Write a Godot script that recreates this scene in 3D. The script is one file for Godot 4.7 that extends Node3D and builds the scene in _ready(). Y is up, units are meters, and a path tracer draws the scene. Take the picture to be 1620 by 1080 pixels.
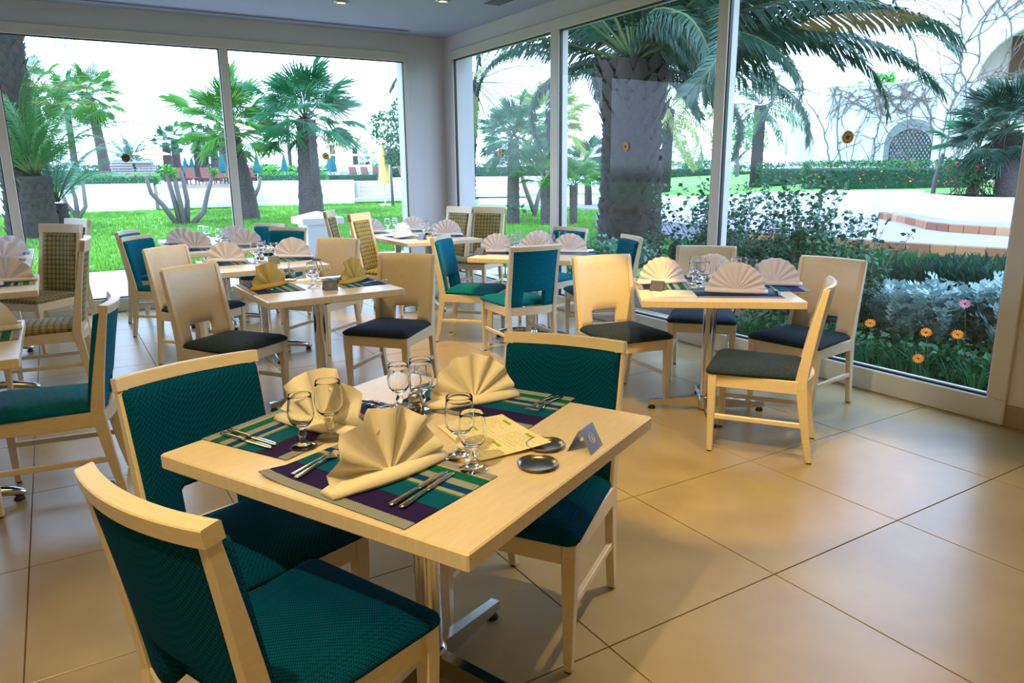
extends Node3D
# A hotel restaurant corner with full-height windows onto a palm garden. Metres, y up. The right window wall is the plane z = -4.61, the far left one x = -9.12.

var M := {}
var counts := {}
var rng := RandomNumberGenerator.new()
const WALL_X := -9.12
const WALL_Z := -4.61
const CEIL := 3.17
const TOP := 0.775

func _ready():
	rng.seed = 7
	# ---- camera
	var cam := Camera3D.new()
	cam.name = "camera"
	cam.fov = 50.09
	cam.near = 0.05
	cam.far = 400.0
	cam.basis = Basis.from_euler(Vector3(deg_to_rad(-13.2343), deg_to_rad(58.3458), deg_to_rad(-0.5653)), EULER_ORDER_YXZ)
	cam.position = Vector3(0, 1.4968, 0)
	add_child(cam)
	# ---- sky and exposure
	var sky_mat := ProceduralSkyMaterial.new()
	sky_mat.sky_top_color = Color(0.70, 0.83, 1.0)
	sky_mat.sky_horizon_color = Color(0.77, 0.87, 1.0)
	sky_mat.ground_bottom_color = Color(0.45, 0.5, 0.45)
	sky_mat.ground_horizon_color = Color(0.8, 0.84, 0.86)
	sky_mat.energy_multiplier = 1.0
	sky_mat.sky_energy_multiplier = 2.35
	sky_mat.ground_energy_multiplier = 0.8
	var env := Environment.new()
	env.background_mode = Environment.BG_SKY
	env.sky = Sky.new()
	env.sky.sky_material = sky_mat
	env.tonemap_mode = Environment.TONE_MAPPER_LINEAR
	env.tonemap_exposure = 1.0
	env.sdfgi_enabled = true
	env.ssao_enabled = true
	env.ssil_enabled = true
	var we := WorldEnvironment.new()
	we.name = "world_environment"
	we.environment = env
	add_child(we)
	make_materials()
	# ---- warm ceiling lamps: large round luminaires and small downlights
	for p in [[-5.65, -0.9, "second from the left window"], [-1.1, -0.5, "above the nearest table"], [2.9, -0.5, "behind the camera on the right"], [-1.1, 3.2, "behind the camera on the left"], [2.9, 3.2, "farthest behind the camera"]]:
		round_lamp(Vector3(p[0], CEIL, p[1]), "large round warm yellow ceiling lamp, " + p[2])
	for d in [
		[-7.7, -2.75, 1.2, 40.0, -7.7, -2.75, "ceiling downlight at the top edge, left of the other one"],
		[-7.14, -3.62, 1.2, 40.0, -7.14, -3.62, "ceiling downlight at the top edge, right one near the corner"],
		[-6.1, -3.1, 10.0, 14.0, -7.45, -3.05, "adjustable ceiling downlight aimed at the yellow-lit plaid chair"],
		[-5.1, -2.5, 10.0, 14.0, -5.35, -2.8, "ceiling downlight above the floor between the middle chairs"],
		[-2.2, -2.45, 12.0, 10.5, -3.85, -2.98, "adjustable ceiling downlight aimed at the yellow-lit wooden-back chair"],
		[-1.7, -1.6, 7.0, 17.0, -2.45, -2.75, "adjustable ceiling downlight aimed at the chair standing apart"],
		[-1.45, -2.55, 5.0, 28.0, -1.45, -2.55, "ceiling downlight above the open floor on the right"],
		[-0.7, 0.5, 5.4, 26.0, -1.5, -0.5, "ceiling downlight above the nearest table"],
		[-2.1, -1.75, 3.4, 19.0, -3.15, -3.5, "ceiling downlight aimed at the four-napkin table"],
		[-4.3, -2.1, 3.0, 18.0, -5.4, -3.5, "ceiling downlight aimed at the palm-trunk table"],
		[-5.2, -0.6, 2.6, 20.0, -6.6, -1.4, "ceiling downlight aimed at the table behind the mustard napkins"],
		[-3.9, -0.4, 1.6, 30.0, -4.6, -1.2, "ceiling downlight above the mustard-napkin table"]]:
		downlight(Vector3(d[0], CEIL, d[1]), d[2], d[3], Vector3(d[4], 0.3, d[5]), d[6])
	build_room()
	build_furniture()
	build_tableware()
	build_garden()

# ------------------------------------------------------------------ naming and tagging
func numbered(called: String) -> String:
	var n: int = counts.get(called, 0)
	counts[called] = n + 1
	return called if n == 0 else "%s_%03d" % [called, n]

func tag(o: Node, label: String, category: String, group := "") -> Node:
	o.set_meta("label", label)
	o.set_meta("category", category)
	if group != "":
		o.set_meta("group", group)
	return o

func thing(called: String, label: String, category: String, at := Vector3.ZERO, yaw := 0.0, group := "") -> Node3D:
	var o := Node3D.new()
	o.name = numbered(called)
	add_child(o)
	o.position = at
	o.rotation_degrees.y = yaw
	tag(o, label, category, group)
	return o

func part(called: String, mesh: Mesh, mat: Material, parent: Node, xf := Transform3D()) -> MeshInstance3D:
	var o := MeshInstance3D.new()
	o.name = called if parent != self else numbered(called)
	o.mesh = mesh
	o.material_override = mat
	o.transform = xf
	parent.add_child(o, true)
	return o

func struct(called: String, mesh: Mesh, mat: Material, xf := Transform3D()) -> MeshInstance3D:
	var o := part(called, mesh, mat, self, xf)
	o.set_meta("kind", "structure")
	return o

func copy(src: Node3D, at: Vector3, yaw: float, label: String, group := "") -> Node3D:
	var c: Node3D = src.duplicate()
	c.name = numbered(str(src.name))
	add_child(c)
	c.position = at
	c.rotation_degrees.y = yaw
	c.set_meta("label", label)
	if group != "":
		c.set_meta("group", group)
	return c

# ------------------------------------------------------------------ materials
func mat(called: String, c: Color, rough := 0.6, metal := 0.0) -> StandardMaterial3D:
	var m := StandardMaterial3D.new()
	m.resource_name = called
	m.albedo_color = c
	m.roughness = rough
	m.metallic = metal
	M[called] = m
	return m

func rgb(r: int, g: int, b: int) -> Color:
	return Color(r / 255.0, g / 255.0, b / 255.0)

func noise_image(size: int, freq: float, a: Color, b: Color, seed_: int, stretch := Vector2.ONE, octaves := 4) -> Image:
	var n := FastNoiseLite.new()
	n.seed = seed_
	n.frequency = freq
	n.noise_type = FastNoiseLite.TYPE_SIMPLEX_SMOOTH
	n.fractal_octaves = octaves
	var im := Image.create(size, size, false, Image.FORMAT_RGB8)
	for y in size:
		for x in size:
			# blend the four wrapped copies so that the tile repeats without a seam
			var u := float(x) / size
			var v := float(y) / size
			var X := x * stretch.x
			var Y := y * stretch.y
			var W := size * stretch.x
			var H := size * stretch.y
			var t: float = lerp(lerp(n.get_noise_2d(X, Y), n.get_noise_2d(X - W, Y), u), lerp(n.get_noise_2d(X, Y - H), n.get_noise_2d(X - W, Y - H), u), v)
			im.set_pixel(x, y, a.lerp(b, clampf(0.5 + t * 0.9, 0, 1)))
	return im

func tri(m: StandardMaterial3D, im: Image, scale: float, world := false) -> void:
	m.albedo_texture = ImageTexture.create_from_image(im)
	m.uv1_triplanar = true
	m.uv1_world_triplanar = world
	m.uv1_scale = Vector3.ONE * scale

func relief(m: StandardMaterial3D, im: Image, cm: float) -> void:
	m.heightmap_enabled = true
	m.heightmap_texture = ImageTexture.create_from_image(im)
	m.heightmap_scale = cm

func weave(a: Color, b: Color, n := 64) -> Image:
	var im := Image.create(n, n, false, Image.FORMAT_RGB8)
	for y in n:
		for x in n:
			var cell := (int(x / 8.0) + int(y / 8.0)) % 4
			var lx := (x % 8) / 7.0 - 0.5
			var ly := (y % 8) / 7.0 - 0.5
			var k := clampf(1.15 - (lx * lx + ly * ly) * 2.6, 0, 1)
			var base := b if cell == 0 else a.lerp(b, 0.25 if cell == 2 else 0.0)
			im.set_pixel(x, y, base.darkened(0.75 * (1.0 - k)))
	return im

func make_materials() -> void:
	var wood := mat("beech_wood", Color.WHITE, 0.38)
	tri(wood, noise_image(256, 0.02, rgb(212, 193, 158), rgb(222, 205, 172), 3, Vector2(1, 7)), 2.2)
	var top := mat("table_laminate", Color.WHITE, 0.3)
	tri(top, noise_image(256, 0.02, rgb(216, 196, 160), rgb(228, 210, 178), 5, Vector2(6, 1)), 1.6)
	var teal := mat("teal_weave", Color.WHITE, 0.85)
	tri(teal, weave(rgb(6, 104, 140), rgb(0, 46, 80)), 34.0)
	teal.metallic_specular = 0.12
	relief(teal, weave(Color.WHITE, Color(0.5, 0.5, 0.5)), 0.06)
	var velvet := mat("teal_velvet", Color.WHITE, 0.8)
	tri(velvet, noise_image(128, 0.05, rgb(0, 84, 106), rgb(2, 112, 132), 11), 6.0)
	velvet.rim_enabled = true
	velvet.metallic_specular = 0.15
	velvet.rim = 0.08
	velvet.rim_tint = 0.7
	var char_ := mat("charcoal_velvet", Color.WHITE, 0.8)
	tri(char_, noise_image(128, 0.06, rgb(30, 42, 50), rgb(50, 64, 72), 12), 6.0)
	char_.rim_enabled = true
	char_.metallic_specular = 0.15
	char_.rim = 0.1
	char_.rim_tint = 0.5
	var im := Image.create(96, 96, false, Image.FORMAT_RGB8)
	for y in 96:
		for x in 96:
			var c := rgb(150, 138, 84)
			if (x % 48) < 8 or (y % 48) < 8:
				c = rgb(62, 66, 58)
			elif ((x + 24) % 48) < 4 or ((y + 24) % 48) < 4:
				c = rgb(184, 164, 78)
			elif (x % 8) < 2:
				c = c.darkened(0.25)
			if (y % 6) < 2:
				c = c.darkened(0.15)
			im.set_pixel(x, y, c)
	var plaid := mat("olive_plaid", Color.WHITE, 0.85)
	tri(plaid, im, 12.0)
	mat("chrome", rgb(215, 215, 218), 0.12, 1.0)
	mat("brushed_steel", rgb(170, 170, 175), 0.35, 1.0)
	mat("cutlery_steel", rgb(205, 202, 198), 0.16, 1.0)
	mat("dark_steel", rgb(165, 156, 146), 0.25, 1.0)
	mat("black_rubber", rgb(18, 18, 20), 0.6)
	mat("linen_white", rgb(240, 234, 238), 0.85)
	mat("linen_cream", rgb(240, 229, 204), 0.85)
	mat("linen_mustard", rgb(214, 176, 92), 0.85)
	for k in ["linen_white", "linen_cream", "linen_mustard"]:
		var l: StandardMaterial3D = M[k]
		l.backlight_enabled = true
		l.backlight = l.albedo_color * 0.5
		l.metallic_specular = 0.2
		relief(l, noise_image(64, 0.3, Color.BLACK, Color.WHITE, 21), 0.03)
		l.uv1_triplanar = true
		l.uv1_scale = Vector3.ONE * 14.0
	var gl := mat("drinking_glass", Color(1, 1, 1, 0.0), 0.0)
	gl.refraction_enabled = true
	gl.refraction_scale = 0.036
	gl.transparency = BaseMaterial3D.TRANSPARENCY_ALPHA
	var pane := mat("window_glass", Color(0.95, 1, 0.98, 0.02), 0.0)
	pane.metallic_specular = 0.29
	pane.transparency = BaseMaterial3D.TRANSPARENCY_ALPHA
	mat("vinegar", rgb(60, 28, 8), 0.1)
	mat("oil", rgb(150, 110, 20), 0.1)
	mat("pepper", rgb(50, 40, 32), 0.8)
	mat("salt", rgb(210, 196, 160), 0.8)
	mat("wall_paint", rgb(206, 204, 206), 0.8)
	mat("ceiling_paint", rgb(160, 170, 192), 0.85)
	mat("frame_paint", rgb(205, 200, 190), 0.45)
	mat("gasket", rgb(14, 16, 20), 0.5)
	mat("baseboard_stone", rgb(150, 132, 112), 0.5)
	mat("dark_slot", rgb(70, 72, 76), 0.7)
	mat("grout", rgb(116, 96, 78), 0.8)
	var tile := mat("floor_tile", Color.WHITE, 0.3)
	tri(tile, noise_image(512, 0.006, rgb(146, 125, 86), rgb(172, 153, 110), 31, Vector2.ONE, 5), 0.45, true)
	var lamp := mat("lamp_diffuser", rgb(255, 214, 130), 0.5)
	lamp.emission_enabled = true
	lamp.emission = rgb(255, 212, 110)
	lamp.emission_energy_multiplier = 5.5
	var bulb := mat("downlight_lens", rgb(255, 230, 180), 0.4)
	bulb.emission_enabled = true
	bulb.emission = rgb(255, 222, 150)
	bulb.emission_energy_multiplier = 6.0
	mat("sticker_gold", rgb(206, 150, 24), 0.5)
	mat("sticker_brown", rgb(84, 52, 10), 0.6)
	# outdoors
	mat("white_stucco", rgb(226, 230, 234), 0.9)
	var lawn := mat("lawn_soil", Color.WHITE, 0.95)
	tri(lawn, noise_image(256, 0.02, rgb(70, 128, 40), rgb(120, 168, 70), 41), 0.12, true)
	mat("grass_blade", rgb(104, 158, 38), 0.8)
	mat("grass_blade_dark", rgb(58, 118, 46), 0.8)
	var soil := mat("garden_soil", Color.WHITE, 0.95)
	tri(soil, noise_image(128, 0.05, rgb(48, 38, 28), rgb(88, 74, 56), 42), 0.9, true)
	mat("terrace_paving", rgb(190, 172, 160), 0.8)
	mat("pale_paving", rgb(146, 138, 160), 0.8)
	mat("deck_paving", rgb(170, 164, 156), 0.85)
	mat("step_stone", rgb(190, 176, 160), 0.85)
	mat("terracotta_a", rgb(176, 122, 82), 0.8)
	mat("terracotta_b", rgb(196, 146, 104), 0.8)
	mat("terracotta_c", rgb(150, 96, 66), 0.8)
	var bark := mat("palm_bark", Color.WHITE, 0.95)
	tri(bark, noise_image(128, 0.06, rgb(52, 44, 42), rgb(108, 96, 92), 43, Vector2(1, 3)), 1.2)
	relief(bark, noise_image(128, 0.07, Color.BLACK, Color.WHITE, 44, Vector2(1, 3)), 3.0)
	var bark2 := mat("dark_bark", Color.WHITE, 0.95)
	tri(bark2, noise_image(128, 0.06, rgb(26, 23, 20), rgb(66, 58, 50), 45, Vector2(1, 3)), 1.4)
	mat("boot_brown", rgb(62, 52, 44), 0.95)
	mat("dead_frond", rgb(150, 120, 70), 0.9)
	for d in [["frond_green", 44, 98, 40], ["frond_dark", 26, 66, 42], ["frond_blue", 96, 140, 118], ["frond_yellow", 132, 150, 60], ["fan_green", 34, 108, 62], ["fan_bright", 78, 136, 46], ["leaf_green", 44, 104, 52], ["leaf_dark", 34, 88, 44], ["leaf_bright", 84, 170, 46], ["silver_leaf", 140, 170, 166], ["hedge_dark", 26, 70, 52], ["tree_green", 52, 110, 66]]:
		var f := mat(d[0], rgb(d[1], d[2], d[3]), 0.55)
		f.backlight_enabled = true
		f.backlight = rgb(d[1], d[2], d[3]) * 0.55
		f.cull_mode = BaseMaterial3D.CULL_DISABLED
	mat("stem", rgb(96, 84, 66), 0.9)
	mat("branch_grey", rgb(104, 94, 92), 0.9)
	mat("rachis", rgb(82, 98, 50), 0.7)
	mat("flower_orange", rgb(244, 150, 20), 0.7)
	mat("flower_red", rgb(214, 40, 70), 0.7)
	mat("flower_pink", rgb(224, 150, 170), 0.7)
	mat("flower_eye", rgb(110, 60, 10), 0.7)
	mat("iron_lattice", rgb(40, 56, 60), 0.6)
	mat("vine_bark", rgb(112, 98, 92), 0.9)
	mat("umbrella_teal", rgb(6, 92, 96), 0.8)
	mat("umbrella_yellow", rgb(240, 196, 116), 0.8)
	mat("deck_wood", rgb(116, 62, 54), 0.7)
	mat("white_plastic", rgb(226, 224, 224), 0.6)
	mat("mattress_cloth", rgb(150, 138, 136), 0.9)
	mat("arch_shade", rgb(226, 218, 204), 0.9)
	mat("curtain", rgb(108, 84, 66), 0.9)
	mat("window_frame_white", rgb(236, 232, 224), 0.5)
	mat("paper", Color.WHITE, 0.7)

# ------------------------------------------------------------------ shapes
func tool(smooth: bool) -> SurfaceTool:
	var st := SurfaceTool.new()
	st.begin(Mesh.PRIMITIVE_TRIANGLES)
	st.set_smooth_group(0 if smooth else -1)
	return st

func done(st: SurfaceTool) -> ArrayMesh:
	st.generate_normals()
	return st.commit()

func T(st: SurfaceTool, a: Vector3, b: Vector3, c: Vector3) -> void:
	st.add_vertex(a); st.add_vertex(c); st.add_vertex(b)

func Q(st: SurfaceTool, a: Vector3, b: Vector3, c: Vector3, d: Vector3) -> void:
	T(st, a, b, c); T(st, a, c, d)

func loft(st: SurfaceTool, rings: Array, caps := true) -> void:
	for i in rings.size() - 1:
		var r: PackedVector3Array = rings[i]
		var s: PackedVector3Array = rings[i + 1]
		var n := r.size()
		for j in n:
			var k := (j + 1) % n
			Q(st, r[j], r[k], s[k], s[j])
	if caps:
		cap(st, rings[0], true)
		cap(st, rings[-1], false)

func cap(st: SurfaceTool, r: PackedVector3Array, flip: bool) -> void:
	var c := Vector3.ZERO
	for p in r:
		c += p
	c /= r.size()
	for j in r.size():
		var k := (j + 1) % r.size()
		if flip: T(st, c, r[k], r[j])
		else: T(st, c, r[j], r[k])

func rect(c: Vector3, wx: float, wz: float, ch := 0.0) -> PackedVector3Array:
	var x := wx / 2; var z := wz / 2
	if ch <= 0.0:
		return PackedVector3Array([c + Vector3(-x, 0, z), c + Vector3(x, 0, z), c + Vector3(x, 0, -z), c + Vector3(-x, 0, -z)])
	var h := minf(ch, minf(x, z) * 0.9)
	return PackedVector3Array([c + Vector3(-x, 0, z - h), c + Vector3(-x + h, 0, z), c + Vector3(x - h, 0, z), c + Vector3(x, 0, z - h), c + Vector3(x, 0, -z + h), c + Vector3(x - h, 0, -z), c + Vector3(-x + h, 0, -z), c + Vector3(-x, 0, -z + h)])

func box(st: SurfaceTool, c: Vector3, s: Vector3, r := 0.0, b := Basis.IDENTITY) -> void:
	var rings := []
	if r <= 0.0:
		for y in [-s.y / 2, s.y / 2]:
			rings.append(rect(Vector3(0, y, 0), s.x, s.z))
	else:
		for d in [[-s.y / 2, r], [-s.y / 2 + r, 0.0], [s.y / 2 - r, 0.0], [s.y / 2, r]]:
			rings.append(rect(Vector3(0, d[0], 0), s.x - 2 * d[1], s.z - 2 * d[1], r))
	for i in rings.size():
		var q: PackedVector3Array = rings[i]
		for j in q.size():
			q[j] = c + b * q[j]
		rings[i] = q
	loft(st, rings)

func box_mesh(c: Vector3, s: Vector3, r := 0.0) -> ArrayMesh:
	var st := tool(false)
	box(st, c, s, r)
	return done(st)

func lathe(st: SurfaceTool, prof: Array, n := 20, o := Vector3.ZERO, caps := true) -> void:
	var rings := []
	for p in prof:
		var r := PackedVector3Array()
		for i in n:
			var a := TAU * i / n
			r.append(o + Vector3(sin(a) * p[0], p[1], cos(a) * p[0]))
		rings.append(r)
	loft(st, rings, caps)

func tube(st: SurfaceTool, pts: Array, rad: Array, n := 6, caps := true) -> void:
	var rings := []
	var side := Vector3.ZERO
	for i in pts.size():
		var d: Vector3 = (pts[mini(i + 1, pts.size() - 1)] - pts[maxi(i - 1, 0)]).normalized()
		if side == Vector3.ZERO:
			side = d.cross(Vector3.UP if absf(d.y) < 0.9 else Vector3.RIGHT).normalized()
		side = (side - d * side.dot(d)).normalized()
		var up := d.cross(side)
		var r: float = rad[i] if i < rad.size() else rad[-1]
		var ring := PackedVector3Array()
		for j in n:
			var a := TAU * j / n
			ring.append(pts[i] + (side * cos(a) + up * sin(a)) * r)
		rings.append(ring)
	loft(st, rings, caps)

func sheet(st: SurfaceTool, P: Array) -> void:
	for i in P.size() - 1:
		for j in P[i].size() - 1:
			Q(st, P[i][j], P[i + 1][j], P[i + 1][j + 1], P[i][j + 1])

func extrude(poly: PackedVector2Array, depth: float) -> ArrayMesh:
	# polygon in x, y (counter-clockwise), from z = -depth to z = 0
	var st := tool(false)
	var ix := Geometry2D.triangulate_polygon(poly)
	for i in range(0, ix.size(), 3):
		var a := poly[ix[i]]; var b := poly[ix[i + 1]]; var c := poly[ix[i + 2]]
		if (b - a).cross(c - a) < 0:
			var t := b; b = c; c = t
		T(st, Vector3(a.x, a.y, 0), Vector3(b.x, b.y, 0), Vector3(c.x, c.y, 0))
		T(st, Vector3(a.x, a.y, -depth), Vector3(c.x, c.y, -depth), Vector3(b.x, b.y, -depth))
	for i in poly.size():
		var a := poly[i]; var b := poly[(i + 1) % poly.size()]
		Q(st, Vector3(a.x, a.y, 0), Vector3(a.x, a.y, -depth), Vector3(b.x, b.y, -depth), Vector3(b.x, b.y, 0))
	return done(st)

func stuff_mesh(called: String, mesh: Mesh, xfs: Array, m: Material, parent: Node) -> MultiMeshInstance3D:
	var mm := MultiMesh.new()
	mm.transform_format = MultiMesh.TRANSFORM_3D
	mm.mesh = mesh
	mm.instance_count = xfs.size()
	for i in xfs.size():
		mm.set_instance_transform(i, xfs[i])
	var o := MultiMeshInstance3D.new()
	o.name = called if parent != self else numbered(called)
	o.multimesh = mm
	o.material_override = m
	parent.add_child(o, true)
	o.set_meta("kind", "stuff")
	return o

func rr(a: float, b: float) -> float:
	return rng.randf_range(a, b)

# ------------------------------------------------------------------ lamps
func round_lamp(p: Vector3, label: String) -> void:
	var t := thing("ceiling_lamp", label, "ceiling lamp", p, 0.0, "round ceiling lamps out of the frame")
	var st := tool(true)
	lathe(st, [[0.7, -0.005], [0.7, -0.03], [0.78, -0.03], [0.78, -0.004]], 40, Vector3.ZERO, false)
	part("trim_ring", done(st), M.wall_paint, t)
	st = tool(true)
	lathe(st, [[0.0, -0.022], [0.4, -0.022], [0.7, -0.016]], 40, Vector3.ZERO, false)
	part("lamp_diffuser", done(st), M.lamp_diffuser, t)
	var l := AreaLight3D.new()
	l.name = "area_light"
	l.area_size = Vector2(1.2, 1.2)
	l.light_color = rgb(255, 224, 168)
	l.light_energy = 0.35
	l.shadow_enabled = true
	l.set("area_range", 30.0)
	l.set("area_attenuation", 2.0)
	l.position = Vector3(0, -0.05, 0)
	l.rotation_degrees.x = -90
	t.add_child(l)

func downlight(p: Vector3, energy: float, cone: float, aim: Vector3, label: String) -> void:
	var t := thing("downlight", label, "downlight", p, 0.0, "ceiling downlights")
	var st := tool(true)
	lathe(st, [[0.05, -0.004], [0.052, -0.02], [0.075, -0.018], [0.08, -0.003]], 24, Vector3.ZERO, false)
	part("trim_ring", done(st), M.brushed_steel, t)
	st = tool(true)
	lathe(st, [[0.0, -0.012], [0.05, -0.01]], 24, Vector3.ZERO, false)
	part("lamp_lens", done(st), M.downlight_lens, t)
	var l := SpotLight3D.new()
	l.name = "spot_light"
	l.spot_angle = cone
	l.spot_angle_attenuation = 0.35
	l.spot_range = 12.0
	l.spot_attenuation = 2.0
	l.light_size = 0.04
	l.light_color = rgb(255, 206, 96) if energy > 6.5 else (rgb(255, 228, 174) if energy > 3.5 or energy < 2.5 else rgb(255, 236, 214))
	l.light_energy = energy
	l.shadow_enabled = true
	l.position = Vector3(0, -0.04, 0)
	var d := (aim - p - l.position).normalized()
	l.basis = Basis.looking_at(d, Vector3.RIGHT if absf(d.y) > 0.99 else Vector3.UP)
	t.add_child(l)

# ------------------------------------------------------------------ room shell
func build_room() -> void:
	# floor: grout bed with one mesh per tile
	var floor_ := struct("floor", box_mesh(Vector3(-1.55, -0.06, 0.2), Vector3(15.5, 0.1, 10.0)), M.grout)
	var tile := box_mesh(Vector3.ZERO, Vector3(0.7955, 0.014, 0.7955), 0.0012)
	var x0 := -2.3982; var z0 := -2.1405
	for i in range(-9, 3):
		for k in range(-4, 5):
			part("tile", tile, M.floor_tile, floor_, Transform3D(Basis.IDENTITY, Vector3(x0 + 0.8 * (i + 0.5), -0.007, z0 + 0.8 * (k + 0.5) - 0.0)))
	var edge := box_mesh(Vector3.ZERO, Vector3(9.6, 0.014, 2.9), 0.001)
	part("tile", box_mesh(Vector3.ZERO, Vector3(6.0, 0.014, 10.0)), M.floor_tile, floor_, Transform3D(Basis.IDENTITY, Vector3(3.0 + 0.0, -0.007, 0.2)))
	part("tile", box_mesh(Vector3.ZERO, Vector3(9.1, 0.014, 3.3)), M.floor_tile, floor_, Transform3D(Basis.IDENTITY, Vector3(-4.55, -0.007, 3.51)))
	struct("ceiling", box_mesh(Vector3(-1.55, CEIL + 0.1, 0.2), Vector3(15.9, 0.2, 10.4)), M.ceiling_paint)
	# window wall on the left: solid lintel, sill zone and corner pillar, glass from 0.16 to 2.84
	var st := tool(false)
	box(st, Vector3(-9.31, 3.06, 0.1), Vector3(0.38, 0.24, 9.9))
	box(st, Vector3(-9.31, -0.05, 0.1), Vector3(0.38, 0.1, 9.9))
	box(st, Vector3(-9.31, 1.47, -4.475), Vector3(0.38, 2.94, 0.75))
	box(st, Vector3(-9.31, 1.47, 4.6), Vector3(0.38, 2.94, 1.0))
	struct("wall_left", done(st), M.wall_paint)
	st = tool(false)
	box(st, Vector3(-1.6, 3.08, -4.76), Vector3(15.04, 0.22, 0.3))
	box(st, Vector3(-5.5, -0.05, -4.76), Vector3(6.7, 0.1, 0.3))
	box(st, Vector3(-9.0, 1.485, -4.76), Vector3(0.24, 2.97, 0.3))
	box(st, Vector3(2.0, 1.485, -4.76), Vector3(7.9, 2.97, 0.3))
	struct("wall_right", done(st), M.wall_paint)
	struct("wall_back", box_mesh(Vector3(6.1, 1.5, 0.2), Vector3(0.2, 3.4, 10.4)), M.wall_paint)
	struct("wall_front", box_mesh(Vector3(-1.55, 1.5, 5.2), Vector3(15.9, 3.4, 0.2)), M.wall_paint)
	struct("baseboard_right", box_mesh(Vector3(2.0, 0.065, -4.604), Vector3(7.9, 0.13, 0.012), 0.002), M.baseboard_stone)
	# frames
	window(1, true, 2.84, [[-4.03, -1.89], [-1.80, 0.29], [0.38, 2.2], [2.29, 4.05]], -4.10, 4.1)
	window(2, false, 2.87, [[-8.83, -6.63], [-6.485, -4.34], [-4.24, -2.06]], -8.91, -1.95)
	# linear air slot and small grille in the ceiling
	var slot := thing("ceiling_vent", "long thin dark linear air slot in the ceiling along the left window", "air vent", Vector3(-8.82, CEIL, -1.5))
	part("vent_frame", box_mesh(Vector3(0, -0.004, 0), Vector3(0.07, 0.008, 5.0), 0.002), M.ceiling_paint, slot)
	part("slot", box_mesh(Vector3(0, -0.009, 0), Vector3(0.045, 0.004, 4.96)), M.dark_slot, slot)
	var grille := thing("ceiling_grille", "small slatted ceiling grille near the right window at the top edge", "air vent", Vector3(-6.83, CEIL, -4.12))
	part("grille_frame", box_mesh(Vector3(0, -0.006, 0), Vector3(0.42, 0.012, 0.22), 0.003), M.ceiling_paint, grille)
	for i in 5:
		part("slat", box_mesh(Vector3(0, -0.014, -0.08 + 0.04 * i), Vector3(0.38, 0.006, 0.016)), M.dark_slot, grille)
	# round gold stickers on the panes
	for s in [[Vector3(WALL_X + 0.004, 1.658, -0.74), 90.0, "dark brown round sticker on the left pane of the left window"], [Vector3(WALL_X + 0.004, 1.68, -2.945), 90.0, "round sticker on the left window pane beside the large fan palm"], [Vector3(-7.693, 1.697, WALL_Z + 0.004), 0.0, "round gold sticker on the first right-hand pane, nearest the corner pillar"], [Vector3(-5.424, 1.694, WALL_Z + 0.004), 0.0, "round gold sticker on the pane in front of the thick palm trunk"], [Vector3(-3.141, 1.687, WALL_Z + 0.004), 0.0, "round gold sticker with a ring of dots on the last right-hand pane"]]:
		var t := thing("window_sticker", s[2], "sticker", s[0], s[1], "round stickers on the panes")
		var disc := tool(false)
		lathe(disc, [[0.0, 0.0], [0.043, 0.0], [0.043, 0.002], [0.0, 0.002]], 28)
		var stand := Transform3D(Basis(Vector3.RIGHT, PI / 2), Vector3.ZERO)
		part("disc", done(disc), M.sticker_gold if t.name != "window_sticker" else M.sticker_brown, t, stand)
		var dots := tool(false)
		for i in 12:
			var a := TAU * i / 12
			lathe(dots, [[0.0045, 0.0], [0.0045, 0.0026], [0.0, 0.0026]], 8, Vector3(sin(a) * 0.031, 0, cos(a) * 0.031))
		lathe(dots, [[0.014, 0.0], [0.014, 0.0026], [0.0, 0.0026]], 16)
		part("dot_ring", done(dots), M.sticker_brown, t, stand)

func window(n: int, left: bool, head: float, panes: Array, lo: float, hi: float) -> void:
	# built along +x at z = 0 facing +z, then turned onto its wall
	var xf := Transform3D(Basis.IDENTITY, Vector3(0, 0, WALL_Z))
	if left:
		xf = Transform3D(Basis(Vector3.UP, PI / 2), Vector3(WALL_X, 0, 0))
		var flipped := []
		for p in panes:
			flipped.append([-p[1], -p[0]])
		panes = flipped
		panes.reverse()
		var t := lo; lo = -hi; hi = -t
	var w := Node3D.new()
	w.name = "window_%d" % n
	add_child(w)
	w.transform = xf
	w.set_meta("kind", "structure")
	var st := tool(false)
	box(st, Vector3((lo + hi) / 2, 0.075, -0.04), Vector3(hi - lo, 0.15, 0.13), 0.006)
	box(st, Vector3((lo + hi) / 2, head + 0.06, -0.04), Vector3(hi - lo, 0.11, 0.13), 0.006)
	part("window_frame", done(st), M.frame_paint, w)
	var xs := [lo + 0.0]
	for i in panes.size():
		var a: float = panes[i][0]; var b: float = panes[i][1]
		var from: float = lo if i == 0 else panes[i - 1][1]
		part("mullion", box_mesh(Vector3((from + a) / 2, (head + 0.16) / 2, -0.04), Vector3(a - from, head - 0.14, 0.13), 0.006), M.frame_paint, w)
		if i == panes.size() - 1:
			part("mullion", box_mesh(Vector3((hi + b) / 2, (head + 0.16) / 2, -0.04), Vector3(hi - b, head - 0.14, 0.13), 0.006), M.frame_paint, w)
		st = tool(false)
		for y in [0.156, head]:
			box(st, Vector3((a + b) / 2, y, -0.012), Vector3(b - a, 0.014, 0.03))
		for x in [a, b]:
			box(st, Vector3(x, (head + 0.15) / 2, -0.012), Vector3(0.018, head - 0.15, 0.03))
		part("gasket", done(st), M.gasket, w)
		st = tool(false)
		Q(st, Vector3(a, 0.15, -0.006), Vector3(b, 0.15, -0.006), Vector3(b, head, -0.006), Vector3(a, head, -0.006))
		part("pane", done(st), M.window_glass, w)

# ------------------------------------------------------------------ chairs
func arc_z(x: float, w: float, depth: float) -> float:
	return -depth * (1.0 - (x / w) * (x / w))

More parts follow.
